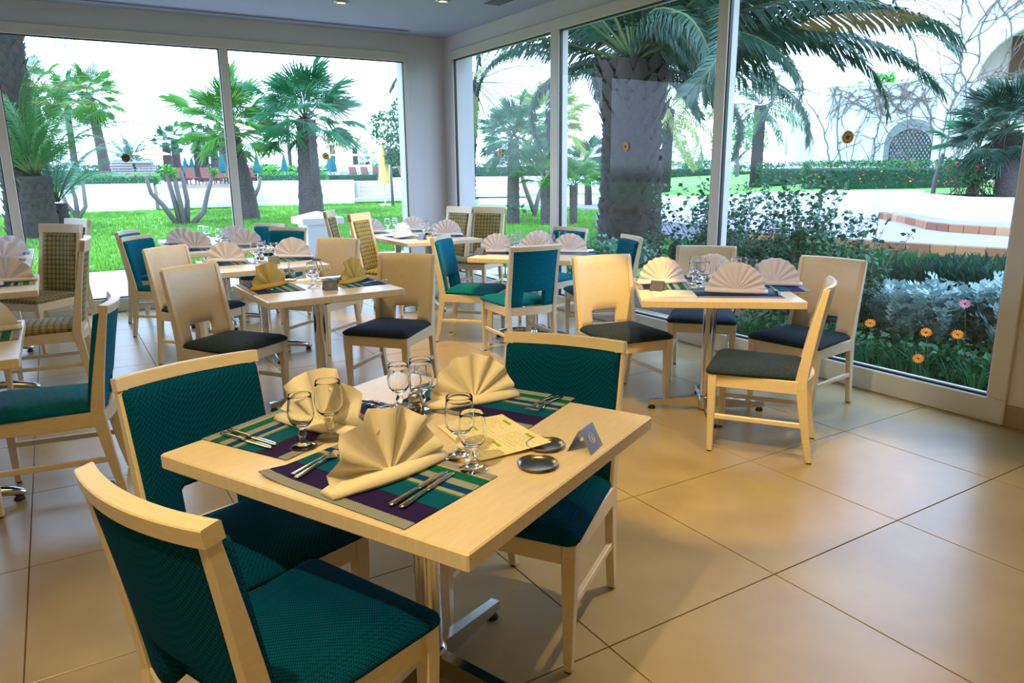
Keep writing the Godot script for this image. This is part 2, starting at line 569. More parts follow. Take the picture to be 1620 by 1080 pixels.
func stile_z(y: float) -> float:
	if y < 0.43:
		return lerpf(-0.285, -0.215, pow(y / 0.43, 0.8))
	return lerpf(-0.215, -0.30, pow((y - 0.43) / 0.495, 1.15))

func slab(xs: Array, ys: Array, w: float, y0: float, y1: float, bulge: float, front: float, back: float, notch_w: float, notch_y: float, soft: float) -> ArrayMesh:
	# a curved back panel, thick from -back to +front about the back's curve, with an open notch at the bottom
	var st := tool(true)
	var P := {}
	var edge := func(x: float, y: float) -> float:
		var d: float = minf(minf(x + w, w - x), y1 - y)
		if y > notch_y:
			d = minf(d, maxf(y - notch_y, absf(x) - notch_w) if absf(x) < notch_w + soft else d)
			if absf(x) < notch_w: d = minf(d, y - notch_y)
		elif notch_w > 0: d = minf(d, absf(x) - notch_w)
		return clampf(d / soft, 0, 1)
	var pos := func(x: float, y: float, t: float) -> Vector3:
		return Vector3(x, y, stile_z(y) + arc_z(x, w, bulge) + t)
	var inside := func(i: int, j: int) -> bool:
		if i < 0 or j < 0 or i >= xs.size() - 1 or j >= ys.size() - 1: return false
		var cx: float = (xs[i] + xs[i + 1]) / 2; var cy: float = (ys[j] + ys[j + 1]) / 2
		return not (absf(cx) < notch_w and cy < notch_y)
	var F := []
	var B := []
	for i in xs.size():
		var f := []
		var b := []
		for j in ys.size():
			var e: float = 1.0 - edge.call(xs[i], ys[j])
			var k := 0.3 + 0.7 * sqrt(maxf(0.0, 1.0 - e * e))
			f.append(pos.call(xs[i], ys[j], front * k))
			b.append(pos.call(xs[i], ys[j], -back * k))
		F.append(f)
		B.append(b)
	for i in xs.size() - 1:
		for j in ys.size() - 1:
			if not inside.call(i, j): continue
			Q(st, F[i][j], F[i + 1][j], F[i + 1][j + 1], F[i][j + 1])
			Q(st, B[i + 1][j], B[i][j], B[i][j + 1], B[i + 1][j + 1])
			if not inside.call(i - 1, j): Q(st, B[i][j], F[i][j], F[i][j + 1], B[i][j + 1])
			if not inside.call(i + 1, j): Q(st, F[i + 1][j], B[i + 1][j], B[i + 1][j + 1], F[i + 1][j + 1])
			if not inside.call(i, j - 1): Q(st, F[i + 1][j], F[i][j], B[i][j], B[i + 1][j])
			if not inside.call(i, j + 1): Q(st, F[i][j + 1], F[i + 1][j + 1], B[i + 1][j + 1], B[i][j + 1])
	return done(st)

func spread(marks: Array, step: float) -> Array:
	var out := []
	for i in marks.size() - 1:
		var n := maxi(1, int(ceil((marks[i + 1] - marks[i]) / step)))
		for k in n:
			out.append(lerpf(marks[i], marks[i + 1], float(k) / n))
	out.append(marks[-1])
	return out

func cushion() -> ArrayMesh:
	var st := tool(true)
	var rings := []
	for d in [[0.016, 0.434], [0.004, 0.437], [-0.004, 0.446], [-0.002, 0.457], [0.01, 0.467], [0.03, 0.478], [0.07, 0.487], [0.14, 0.493]]:
		var ins: float = d[0]
		var r := PackedVector3Array()
		var rc := maxf(0.012, 0.035 - ins * 0.4)
		var zf := 0.258 - ins; var zb := -0.205 + ins
		var wf := 0.238 - ins; var wb := 0.212 - ins
		for q in [[-wf, zf, 270], [wf, zf, 0], [wb, zb, 90], [-wb, zb, 180]]:
			var c := Vector2(q[0] - signf(q[0]) * rc, q[1] - signf(q[1] - 0.02) * rc)
			for k in 5:
				var a := deg_to_rad(q[2] + 22.5 * k)
				r.append(Vector3(c.x + sin(a) * rc, d[1], c.y + cos(a) * rc))
		rings.append(r)
	loft(st, rings)
	return done(st)

func make_chair(kind: String) -> Node3D:
	var called: String = {"teal": "upholstered_chair", "teal_fine": "woven_chair", "panel": "wooden_back_chair", "plaid": "plaid_chair"}[kind]
	var t := Node3D.new()
	t.name = called
	t.set_meta("category", "chair")
	var H := 0.925 if kind != "plaid" else 1.06
	var fabric: Material = {"teal": M.teal_velvet, "teal_fine": M.teal_weave, "panel": M.charcoal_velvet, "plaid": M.olive_plaid}[kind]
	part("seat", cushion(), fabric, t)
	for s: float in [-1.0, 1.0]:
		var st := tool(false)
		loft(st, [rect(Vector3(s * 0.208, 0.008, 0.219), 0.027, 0.027, 0.003), rect(Vector3(s * 0.212, 0.36, 0.222), 0.044, 0.044, 0.003), rect(Vector3(s * 0.212, 0.437, 0.222), 0.044, 0.044, 0.003)])
		var leg := part("leg", done(st), M.beech_wood, t)
		part("glide", box_mesh(Vector3(s * 0.208, 0.005, 0.219), Vector3(0.022, 0.01, 0.022), 0.002), M.black_rubber, leg)
		st = tool(false)
		var rings := []
		for y in [0.008, 0.12, 0.25, 0.36, 0.43, 0.5, 0.6, 0.7, 0.8, 0.9, H - 0.014]:
			var deep: float = lerpf(0.03, 0.058, y / 0.43) if y < 0.43 else lerpf(0.058, 0.03, clampf((y - 0.43) / 0.49, 0, 1))
			rings.append(rect(Vector3(s * lerpf(0.196, 0.205, clampf(y / 0.5, 0, 1)), y, stile_z(y)), 0.03 if kind != "plaid" else 0.042, deep, 0.003))
		loft(st, rings)
		leg = part("leg", done(st), M.beech_wood, t)
		part("glide", box_mesh(Vector3(s * 0.196, 0.005, stile_z(0)), Vector3(0.024, 0.01, 0.024), 0.002), M.black_rubber, leg)
		st = tool(false)
		box(st, Vector3(s * 0.203, 0.2, -0.01), Vector3(0.018, 0.026, 0.44), 0.003)
		part("stretcher", done(st), M.beech_wood, t)
	var ap := tool(false)
	box(ap, Vector3(0, 0.402, 0.226), Vector3(0.385, 0.07, 0.022), 0.003)
	for s: float in [-1.0, 1.0]:
		box(ap, Vector3(s * 0.209, 0.402, 0.005), Vector3(0.022, 0.07, 0.42), 0.003)
	part("apron", done(ap), M.beech_wood, t)
	var rail := tool(false)
	var rings := []
	for i in 13:
		var x := lerpf(-0.2, 0.2, i / 12.0)
		var z := -0.225 + arc_z(x, 0.2, 0.035)
		rings.append(PackedVector3Array([Vector3(x, 0.375, z + 0.011), Vector3(x, 0.375, z - 0.011), Vector3(x, 0.435, z - 0.011), Vector3(x, 0.435, z + 0.011)]))
	loft(rail, rings)
	part("back_apron", done(rail), M.beech_wood, t)
	if kind == "panel":
		var xs := spread([-0.218, -0.205, -0.098, -0.085, 0.085, 0.098, 0.205, 0.218], 0.035)
		var ys := spread([0.44, 0.555, 0.565, 0.915, 0.925], 0.06)
		part("backrest", slab(xs, ys, 0.218, 0.44, 0.925, 0.036, 0.018, 0.006, 0.085, 0.555, 0.004), M.beech_wood, t)
	else:
		var W := 0.212 if kind != "plaid" else 0.17
		var top := H - 0.034 if kind != "plaid" else H - 0.075
		var nw := 0.09 if kind != "plaid" else 0.0
		var ny := 0.56 if kind != "plaid" else 0.0
		var y0 := 0.44 if kind != "plaid" else 0.47
		var xs := spread([-W, -W + 0.01, -W + 0.025, -nw - 0.025, -nw - 0.01, -nw, nw, nw + 0.01, nw + 0.025, W - 0.025, W - 0.01, W], 0.03) if nw > 0 else spread([-W, -W + 0.01, -W + 0.025, W - 0.025, W - 0.01, W], 0.03)
		var ys := spread([y0, ny, ny + 0.01, ny + 0.025, top - 0.025, top - 0.01, top], 0.05) if nw > 0 else spread([y0, y0 + 0.02, top - 0.025, top - 0.01, top], 0.05)
		part("backrest", slab(xs, ys, W, y0, top, 0.034 if kind != "plaid" else 0.02, 0.05 if kind != "plaid" else 0.032, 0.012, nw, ny, 0.025), fabric, t)
		var tr := tool(false)
		rings = []
		var rh := H - top + 0.004
		for i in 15:
			var x := lerpf(-0.222, 0.222, i / 14.0) if kind != "plaid" else lerpf(-0.226, 0.226, i / 14.0)
			var z := stile_z(H - 0.02) + arc_z(x, 0.222, 0.034 if kind != "plaid" else 0.02)
			var up := Vector3(0, 1, -0.17).normalized()
			var fr := Vector3(0, 0.17, 1).normalized() * 0.02
			var b := Vector3(x, H - 0.0, z)
			rings.append(PackedVector3Array([b - up * rh + fr, b - up * rh - fr, b - up * 0.003 - fr, b - fr * 0.85, b + fr * 0.85, b - up * 0.003 + fr]))
		loft(tr, rings)
		part("top_rail", done(tr), M.beech_wood, t)
		if kind == "plaid":
			var lr := tool(false)
			rings = []
			for i in 9:
				var x := lerpf(-0.195, 0.195, i / 8.0)
				var z := stile_z(0.47) + arc_z(x, 0.2, 0.02)
				rings.append(PackedVector3Array([Vector3(x, 0.44, z + 0.013), Vector3(x, 0.44, z - 0.013), Vector3(x, 0.48, z - 0.013), Vector3(x, 0.48, z + 0.013)]))
			loft(lr, rings)
			part("lower_rail", done(lr), M.beech_wood, t)
	return t

func build_furniture() -> void:
	var protos := {}
	var list := [
		["teal_fine", -1.535, -0.344, -157.5, "teal woven chair in the foreground, seen from behind, nearest the camera"],
		["teal_fine", -2.1, -0.385, 108.0, "teal woven chair facing the camera at the left side of the nearest set table"],
		["teal_fine", -1.865, -1.223, 34.3, "teal woven chair on the far right side of the nearest set table"],
		["teal", -3.95, 0.13, -8.0, "teal chair seen from the side at the left edge, pushed up to a cropped table"],
		["panel", -4.775, -0.856, 123.3, "wooden-back chair left of the mustard napkins, its panel half in shade"],
		["panel", -6.209, -0.903, 126.7, "wooden-back chair second behind, just left of the table with two upright napkins"],
		["panel", -4.612, -1.869, 40.9, "wooden-back chair with dark seat at the right corner of the mustard-napkin table"],
		["panel", -6.134, -1.861, 36.2, "wooden-back chair half hidden behind the mustard-napkin table"],
		["teal", -5.72, -3.12, 134.0, "teal chair in side view facing right, between wooden-back chair and corner pillar"],
		["teal", -5.027, -3.165, -95.0, "teal chair seen from behind in the middle of the room, left of the yellow-lit chair"],
		["teal", -5.95, -4.12, 10.8, "teal chair against the right window, far side of the table before the palm trunk"],
		["teal", -5.0, -3.98, -20.0, "teal chair turned left in front of the thick palm trunk"],
		["panel", -3.609, -3.072, 79.3, "wooden-back chair lit bright yellow by the downlight"],
		["panel", -3.717, -3.923, 42.8, "wooden-back chair behind the four-napkin table, under the window mullion"],
		["panel", -2.872, -3.936, 7.8, "wooden-back chair right of the four-napkin table, closest to the right window"],
		["panel", -2.552, -3.161, -55.6, "wooden-back chair standing apart on the right, seen side-on with curved back"],
		["plaid", -7.326, -2.978, 132.7, "tall plaid chair glowing yellow left of the far corner table"],
		["plaid", -8.132, -2.95, 149.7, "tall grey-lit plaid chair left of the yellow one, by the white garden pillar"],
		["plaid", -8.02, -3.95, 14.4, "tall plaid chair against the white corner pillar"],
		["plaid", -7.615, -4.211, 32.8, "tall plaid chair at the start of the right window, beside the palm-trunk table"],
		["plaid", -7.559, 0.195, 43.4, "tall plaid chair at the left edge facing the camera"],
		["plaid", -8.42, 0.10, 24.0, "tall plaid chair at the left edge, behind the one facing the camera"],
		["plaid", -6.02, 0.16, -6.0, "tall plaid chair seen from the side at the left edge"],
		["teal", -8.359, -0.868, 150.4, "teal chair by the left window, farther of the two facing right"],
		["teal", -7.538, -0.847, 139.8, "teal chair by the left window, nearer of the two facing right"],
		["teal", -8.43, -1.842, 35.2, "teal chair on the right of the window table, farther of the two backs"],
		["teal", -7.689, -1.86, 40.3, "teal chair on the right of the window table, nearer of the two backs"],
	]
	for c in list:
		if not protos.has(c[0]):
			var t := make_chair(c[0])
			protos[c[0]] = t
			t.name = numbered(str(t.name))
			add_child(t)
			t.position = Vector3(c[1], 0, c[2])
			t.rotation_degrees.y = c[3]
			t.set_meta("label", c[4])
		else:
			copy(protos[c[0]], Vector3(c[1], 0, c[2]), c[3], c[4])
	for t in [
		[-1.79, -0.80, 26.0, 1.0, 0.945, true, "nearest square table set for three, with striped placemats"],
		[-4.63, -1.38, 2.0, 0.83, 0.85, true, "square table with two mustard napkins"],
		[-3.13, -3.37, 52.0, 0.9, 0.9, true, "square table with four fan napkins by the right window"],
		[-6.15, -1.39, 1.0, 0.88, 0.86, false, "square table with two upright fan napkins behind the mustard-napkin table"],
		[-7.69, -1.37, 0.0, 0.85, 0.86, false, "table by the left window, nearer of the joined pair"],
		[-8.56, -1.37, 0.0, 0.85, 0.86, false, "table against the left window glass, farther of the joined pair"],
		[-7.37, -3.47, 0.0, 0.9, 0.88, false, "square table with a sunlit napkin near the corner pillar"],
		[-8.3, -3.5, 0.0, 0.88, 0.88, false, "farthest square table, in the corner before the white pillar"],
		[-5.4, -3.56, 40.0, 0.9, 0.9, false, "turned square table in front of the thick palm trunk"],
		[-7.44, 0.66, 0.0, 0.86, 0.9, false, "table at the left edge, nearer half of the back pair"],
		[-8.32, 0.66, 0.0, 0.86, 0.9, false, "table at the left edge by the window, farther half of the back pair"],
		[-6.0, 0.6, 0.0, 0.92, 0.9, false, "table cropped by the left edge, second from the front"],
		[-3.95, 0.645, 0.0, 0.95, 0.9, false, "table cropped by the left edge, closest to the camera"],
	]:
		table(Vector3(t[0], 0, t[1]), t[2], t[3], t[4], t[5], t[6])

func table(at: Vector3, yaw: float, w: float, d: float, flat: bool, label: String) -> void:
	var t := thing("dining_table", label, "table", at, yaw)
	var st := tool(false)
	box(st, Vector3(0, TOP - 0.021, 0), Vector3(w, 0.042, d), 0.004)
	part("tabletop", done(st), M.table_laminate, t)
	st = tool(true)
	lathe(st, [[0.04, 0.06], [0.04, TOP - 0.06]], 24, Vector3.ZERO, false)
	part("column", done(st), M.chrome, t)
	st = tool(false)
	box(st, Vector3(0, TOP - 0.05, 0), Vector3(0.3, 0.016, 0.3), 0.003)
	part("top_plate", done(st), M.black_rubber, t)
	for k in 4:
		st = tool(not flat)
		var b := Basis(Vector3.UP, PI / 2 * k)
		var tip := 0.36
		if flat:
			loft(st, [PackedVector3Array([Vector3(-0.019, 0.02, 0.03), Vector3(0.019, 0.02, 0.03), Vector3(0.019, 0.09, 0.03), Vector3(-0.019, 0.09, 0.03)]), PackedVector3Array([Vector3(-0.016, 0.026, tip), Vector3(0.016, 0.026, tip), Vector3(0.016, 0.056, tip), Vector3(-0.016, 0.056, tip)])])
		else:
			tube(st, [Vector3(0, 0.085, 0.02), Vector3(0, 0.082, 0.12), Vector3(0, 0.07, 0.22), Vector3(0, 0.05, 0.31), Vector3(0, 0.033, tip), Vector3(0, 0.03, tip + 0.01)], [0.03, 0.028, 0.026, 0.023, 0.017, 0.004], 10)
		var leg := part("leg", done(st), M.chrome, t, Transform3D(b, Vector3.ZERO))
		st = tool(true)
		lathe(st, [[0.022, 0.0], [0.024, 0.006], [0.016, 0.018], [0.008, 0.03]], 12, Vector3(0, 0, tip - 0.025))
		part("foot_pad", done(st), M.black_rubber, leg)
	st = tool(true)
	lathe(st, [[0.05, 0.012], [0.052, 0.02], [0.052, 0.088], [0.044, 0.1]], 20)
	part("hub", done(st), M.chrome, t)

# ------------------------------------------------------------------ tableware
func goblet(scale: float) -> ArrayMesh:
	var st := tool(true)
	var prof := [[0.001, 0.001], [0.034, 0.0], [0.035, 0.002], [0.030, 0.005], [0.014, 0.011], [0.007, 0.018], [0.0085, 0.027], [0.0115, 0.034], [0.0095, 0.041], [0.007, 0.048], [0.010, 0.054], [0.02, 0.060], [0.029, 0.071], [0.0335, 0.085], [0.034, 0.098], [0.0315, 0.115], [0.0298, 0.130], [0.030, 0.140], [0.0292, 0.1412], [0.0284, 0.140], [0.0282, 0.130], [0.0299, 0.115], [0.0323, 0.098], [0.0318, 0.086], [0.0275, 0.073], [0.019, 0.0635], [0.008, 0.0605], [0.0005, 0.060]]
	var p := []
	for q in prof:
		p.append([q[0] * scale, q[1] * scale])
	lathe(st, p, 28)
	return done(st)

func napkin_fan(R: float, pleats: int, open: float, amp: float) -> ArrayMesh:
	# pleated half-disc standing on its straight side
	var st := tool(true)
	var na := pleats * 4
	var nr := 6
	for side: float in [1.0, -1.0]:
		var P := []
		for i in na + 1:
			var f := float(i) / na
			var a := deg_to_rad(90.0 - open / 2 + open * f)
			var w: float = sin(f * pleats * TAU)
			w = signf(w) * pow(absf(w), 0.7)
			var row := []
			for j in nr + 1:
				var r := R * (0.06 + 0.94 * j / nr)
				var rim: float = 1.0 + 0.018 * cos(f * pleats * TAU * 1.0) * (j / float(nr))
				row.append(Vector3(cos(a) * r * rim, 0.012 + sin(a) * r * rim, w * amp * (0.25 + 0.75 * j / nr) + side * 0.003 - 0.10 * sin(a) * r))
			P.append(row)
		if side > 0: P.reverse()
		sheet(st, P)
	return done(st)

func napkin_base(R: float) -> ArrayMesh:
	# the folded strip that lies under the fan, with a prop behind it
	var st := tool(true)
	var rings := []
	for i in 13:
		var f := i / 12.0
		var x := lerpf(-R * 1.08, R * 1.08, f)
		var lift := 0.006 * sin(f * 9.0) + 0.004
		var h := 0.014 + 0.012 * sin(f * PI)
		var d := 0.03 + 0.035 * sin(f * PI)
		rings.append(PackedVector3Array([Vector3(x, 0.0, d * 0.6), Vector3(x, 0.0, -d), Vector3(x, h * 0.6, -d * 1.05), Vector3(x, h + lift, -d * 0.5), Vector3(x, h + lift * 0.5, d * 0.35), Vector3(x, h * 0.5, d * 0.75)]))
	loft(st, rings)
	return done(st)

func napkin_prop(R: float) -> ArrayMesh:
	var st := tool(true)
	var P := []
	for i in 9:
		var f := i / 8.0
		var w := lerpf(0.10, 0.02, f) * R / 0.16
		var row := []
		for j in 7:
			var u := j / 6.0 * 2 - 1
			row.append(Vector3(u * w, lerpf(0.004, R * 0.78, f) - absf(u) * 0.012, lerpf(-R * 0.72, -0.016, f) - 0.03 * sin(f * PI) * (1 - u * u) * -1.0))
		P.append(row)
	P.reverse()
	sheet(st, P)
	return done(st)

func make_napkin(at: Vector3, yaw: float, R: float, pleats: int, open: float, m: Material, label: String, amp := 0.012) -> void:
	var t := thing("napkin", label, "napkin", at, yaw, "fan-folded napkins")
	part("pleated_fan", napkin_fan(R, pleats, open, amp), m, t)
	part("folded_base", napkin_base(R), m, t)
	part("prop_fold", napkin_prop(R), m, t)

func mat_image(seed_: int) -> Image:
	var stops := [[0.0, rgb(150, 156, 158)], [0.10, rgb(44, 30, 88)], [0.34, rgb(0, 92, 124)], [0.55, rgb(60, 120, 96)], [0.575, rgb(170, 170, 158)], [0.62, rgb(0, 72, 126)], [0.70, rgb(158, 162, 160)], [0.79, rgb(10, 108, 88)], [0.90, rgb(206, 184, 120)], [0.925, rgb(150, 158, 170)], [1.01, Color.WHITE]]
	var im := Image.create(256, 256, false, Image.FORMAT_RGB8)
	for y in 256:
		var v := y / 255.0
		var c := Color.BLACK
		for i in stops.size() - 1:
			if v >= stops[i][0]:
				c = stops[i][1]
		for x in 256:
			var k := 0.0 if ((x / 2 + y / 2) % 2) == 0 else 0.2
			im.set_pixel(x, y, c.darkened(k))
	return im

func placemat(at: Vector3, yaw: float, label: String, curl := 0.0) -> void:
	# its chair side is +z
	var st := tool(true)
	var n := 12
	for k in [[1.0, 0.0], [-1.0, 0.0]]:
		for i in n:
			for j in 4:
				var q := []
				for d in [[0, 0], [1, 0], [1, 1], [0, 1]]:
					var u := float(i + d[0]) / n
					var v := float(j + d[1]) / 4
					var y := 0.0024 if k[0] > 0 else 0.0004
					var c := clampf((0.22 - u) / 0.22, 0, 1) * clampf((v - 0.75) / 0.25, 0, 1)
					q.append([Vector3((u - 0.5) * 0.485, y + curl * c * c, (v - 0.5) * 0.325), Vector2(u, 1.0 - v)])
				var order := [0, 1, 2, 0, 2, 3] if k[0] > 0 else [0, 2, 1, 0, 3, 2]
				for o in order:
					st.set_uv(q[o][1])
					st.add_vertex(q[o][0])
	var rim := tool(false)
	box(rim, Vector3(0, 0.0012, 0.1625), Vector3(0.485, 0.0016, 0.001))
	var o := part("placemat", done(st), M.placemat, self, Transform3D(Basis(Vector3.UP, deg_to_rad(yaw)), at))
	tag(o, label, "placemat", "striped woven placemats")

func knife_meshes() -> Array:
	var st := tool(true)
	var rings := []
	for d in [[0.0, 0.004, 0.002], [0.006, 0.008, 0.004], [0.03, 0.0085, 0.0042], [0.07, 0.006, 0.0038], [0.098, 0.0055, 0.0035], [0.102, 0.006, 0.003]]:
		rings.append(oval(Vector3(0, 0.005, d[0]), d[1], d[2]))
	loft(st, rings)
	var h := done(st)
	st = tool(true)
	rings = []
	for d in [[0.1, 0.005, 0.0018, 0.0], [0.115, 0.0085, 0.0012, 0.001], [0.16, 0.0095, 0.001, 0.002], [0.2, 0.0085, 0.0008, 0.001], [0.214, 0.004, 0.0006, -0.002], [0.216, 0.001, 0.0005, -0.004]]:
		rings.append(oval(Vector3(d[3], 0.004, d[0]), d[1], d[2]))
	loft(st, rings)
	return [h, done(st)]

func oval(c: Vector3, rx: float, ry: float) -> PackedVector3Array:
	var r := PackedVector3Array()
	for i in 10:
		var a := TAU * i / 10
		r.append(c + Vector3(cos(a) * rx, sin(a) * ry, 0))
	return r

func fork_meshes() -> Array:
	var st := tool(true)
	var rings := []
	for d in [[0.0, 0.003, 0.004], [0.006, 0.009, 0.004], [0.03, 0.008, 0.005], [0.08, 0.004, 0.009], [0.12, 0.0035, 0.012]]:
		rings.append(oval(Vector3(0, d[2], d[0]), d[1], 0.0018))
	loft(st, rings)
	var h := done(st)
	st = tool(true)
	rings = []
	for d in [[0.118, 0.0035, 0.012], [0.13, 0.009, 0.009], [0.145, 0.012, 0.006], [0.155, 0.012, 0.006]]:
		rings.append(oval(Vector3(0, d[2], d[0]), d[1], 0.0014))
	loft(st, rings)
	for k in 4:
		var x := -0.009 + 0.006 * k
		tube(st, [Vector3(x, 0.006, 0.152), Vector3(x, 0.007, 0.175), Vector3(x * 0.95, 0.011, 0.196)], [0.0018, 0.0015, 0.0007], 5)
	return [h, done(st)]

func cutlery(kind: String, a: Vector2, b: Vector2, label: String, lift := 0.0, group := "") -> void:
	var dir := b - a
	var t := thing(kind, label, kind.replace("dinner_", ""), Vector3(a.x, TOP + 0.0028 + lift, a.y), rad_to_deg(atan2(dir.x, dir.y)), group)
	var ms: Array = M[kind]
	part("handle", ms[0], M.cutlery_steel, t)
	part("blade" if kind == "dinner_knife" else "tines", ms[1], M.cutlery_steel, t)

func glass(x: float, z: float, big: bool, label: String, group := "", lift := 0.0) -> void:
	var o := part("wine_glass", M.goblet_big if big else M.goblet_small, M.drinking_glass, self, Transform3D(Basis.IDENTITY, Vector3(x, TOP + 0.0005 + lift, z)))
	tag(o, label, "wine glass", group)

func sign_tent(at: Vector3, yaw: float, label: String, digit := "") -> void:
	var t := thing("table_number_sign", label, "table sign", at, yaw, "folded metal table number signs")
	var st := tool(false)
	var lean := 0.033
	for s: float in [1.0, -1.0]:
		var a := Vector3(-0.042, 0.0, s * lean); var b := Vector3(0.042, 0, s * lean)
		var c := Vector3(0.042, 0.06, 0.002 * s); var d := Vector3(-0.042, 0.06, 0.002 * s)
		var n := Vector3(0, 0.5, s).normalized() * 0.0016
		var o := PackedVector3Array([a + n, b + n, c + n, d + n])
		var i := PackedVector3Array([a, b, c, d])
		if s > 0: loft(st, [i, o])
		else: loft(st, [PackedVector3Array([b, a, d, c]), PackedVector3Array([b + n, a + n, d + n, c + n])])
	part("folded_plate", done(st), M.brushed_steel, t)
	if digit != "":
		var tm := TextMesh.new()
		tm.text = digit
		tm.font = SystemFont.new()
		tm.font.font_names = PackedStringArray(["Droid Sans"])
		tm.font_size = 32
		tm.pixel_size = 0.00055
		tm.depth = 0.001
		var slope := atan2(lean, 0.06)
		var bas := Basis(Vector3.RIGHT, -slope)
		var front := Vector3(0, 0.031, lean * 0.5) + bas * Vector3(0, 0, 0.002)
		part("number", tm, M.white_plastic, t, Transform3D(bas, front))
		st = tool(false)
		var ring := []
		for i in 25:
			var a := TAU * i / 24
			ring.append(Vector3(cos(a) * 0.0135, sin(a) * 0.0135, 0))
		tube(st, ring, [0.0009], 5, false)
		part("emblem_ring", done(st), M.white_plastic, t, Transform3D(bas, front))

func cruet(at: Vector3, yaw: float, dark: bool, label: String) -> void:
	var t := thing("cruet_stand", label, "cruet", at, yaw, "cruet stands on the tables")
	t.scale = Vector3.ONE * (1.05 if at.x > -2.0 else 0.86)
	var st := tool(true)
	var hd := []
	for p in [[-0.012, 0.02], [-0.012, 0.1], [-0.017, 0.125], [-0.015, 0.143], [0.0, 0.152], [0.015, 0.143], [0.017, 0.125], [0.012, 0.1], [0.012, 0.02]]:
		hd.append(Vector3(0, p[1], p[0]))
	tube(st, hd, [0.0022], 6)
	part("handle", done(st), M.chrome, t)
	part("base", box_mesh(Vector3(0, 0.006, 0), Vector3(0.1, 0.012, 0.05), 0.004), M.chrome, t)
	for s: float in [-1.0, 1.0]:
		st = tool(true)
		lathe(st, [[0.019, 0.012], [0.02, 0.016], [0.02, 0.06], [0.016, 0.07], [0.016, 0.078], [0.0145, 0.078], [0.0145, 0.068], [0.018, 0.059], [0.018, 0.018], [0.001, 0.015]], 16, Vector3(s * 0.026, 0, 0))
		var b := part("bottle", done(st), M.drinking_glass, t)
		st = tool(true)
		lathe(st, [[0.001, 0.0185], [0.0172, 0.0185], [0.0172, 0.056 if dark else 0.042], [0.001, 0.056 if dark else 0.042]], 14, Vector3(s * 0.026, 0, 0))
		part("filling", done(st), (M.vinegar if s > 0 else M.oil) if dark else (M.pepper if s < 0 else M.salt), b)
		st = tool(true)
		lathe(st, [[0.017, 0.076], [0.0185, 0.08], [0.0185, 0.094], [0.014, 0.099], [0.001, 0.1]], 16, Vector3(s * 0.026, 0, 0))
		part("cap", done(st), M.brushed_steel, b)

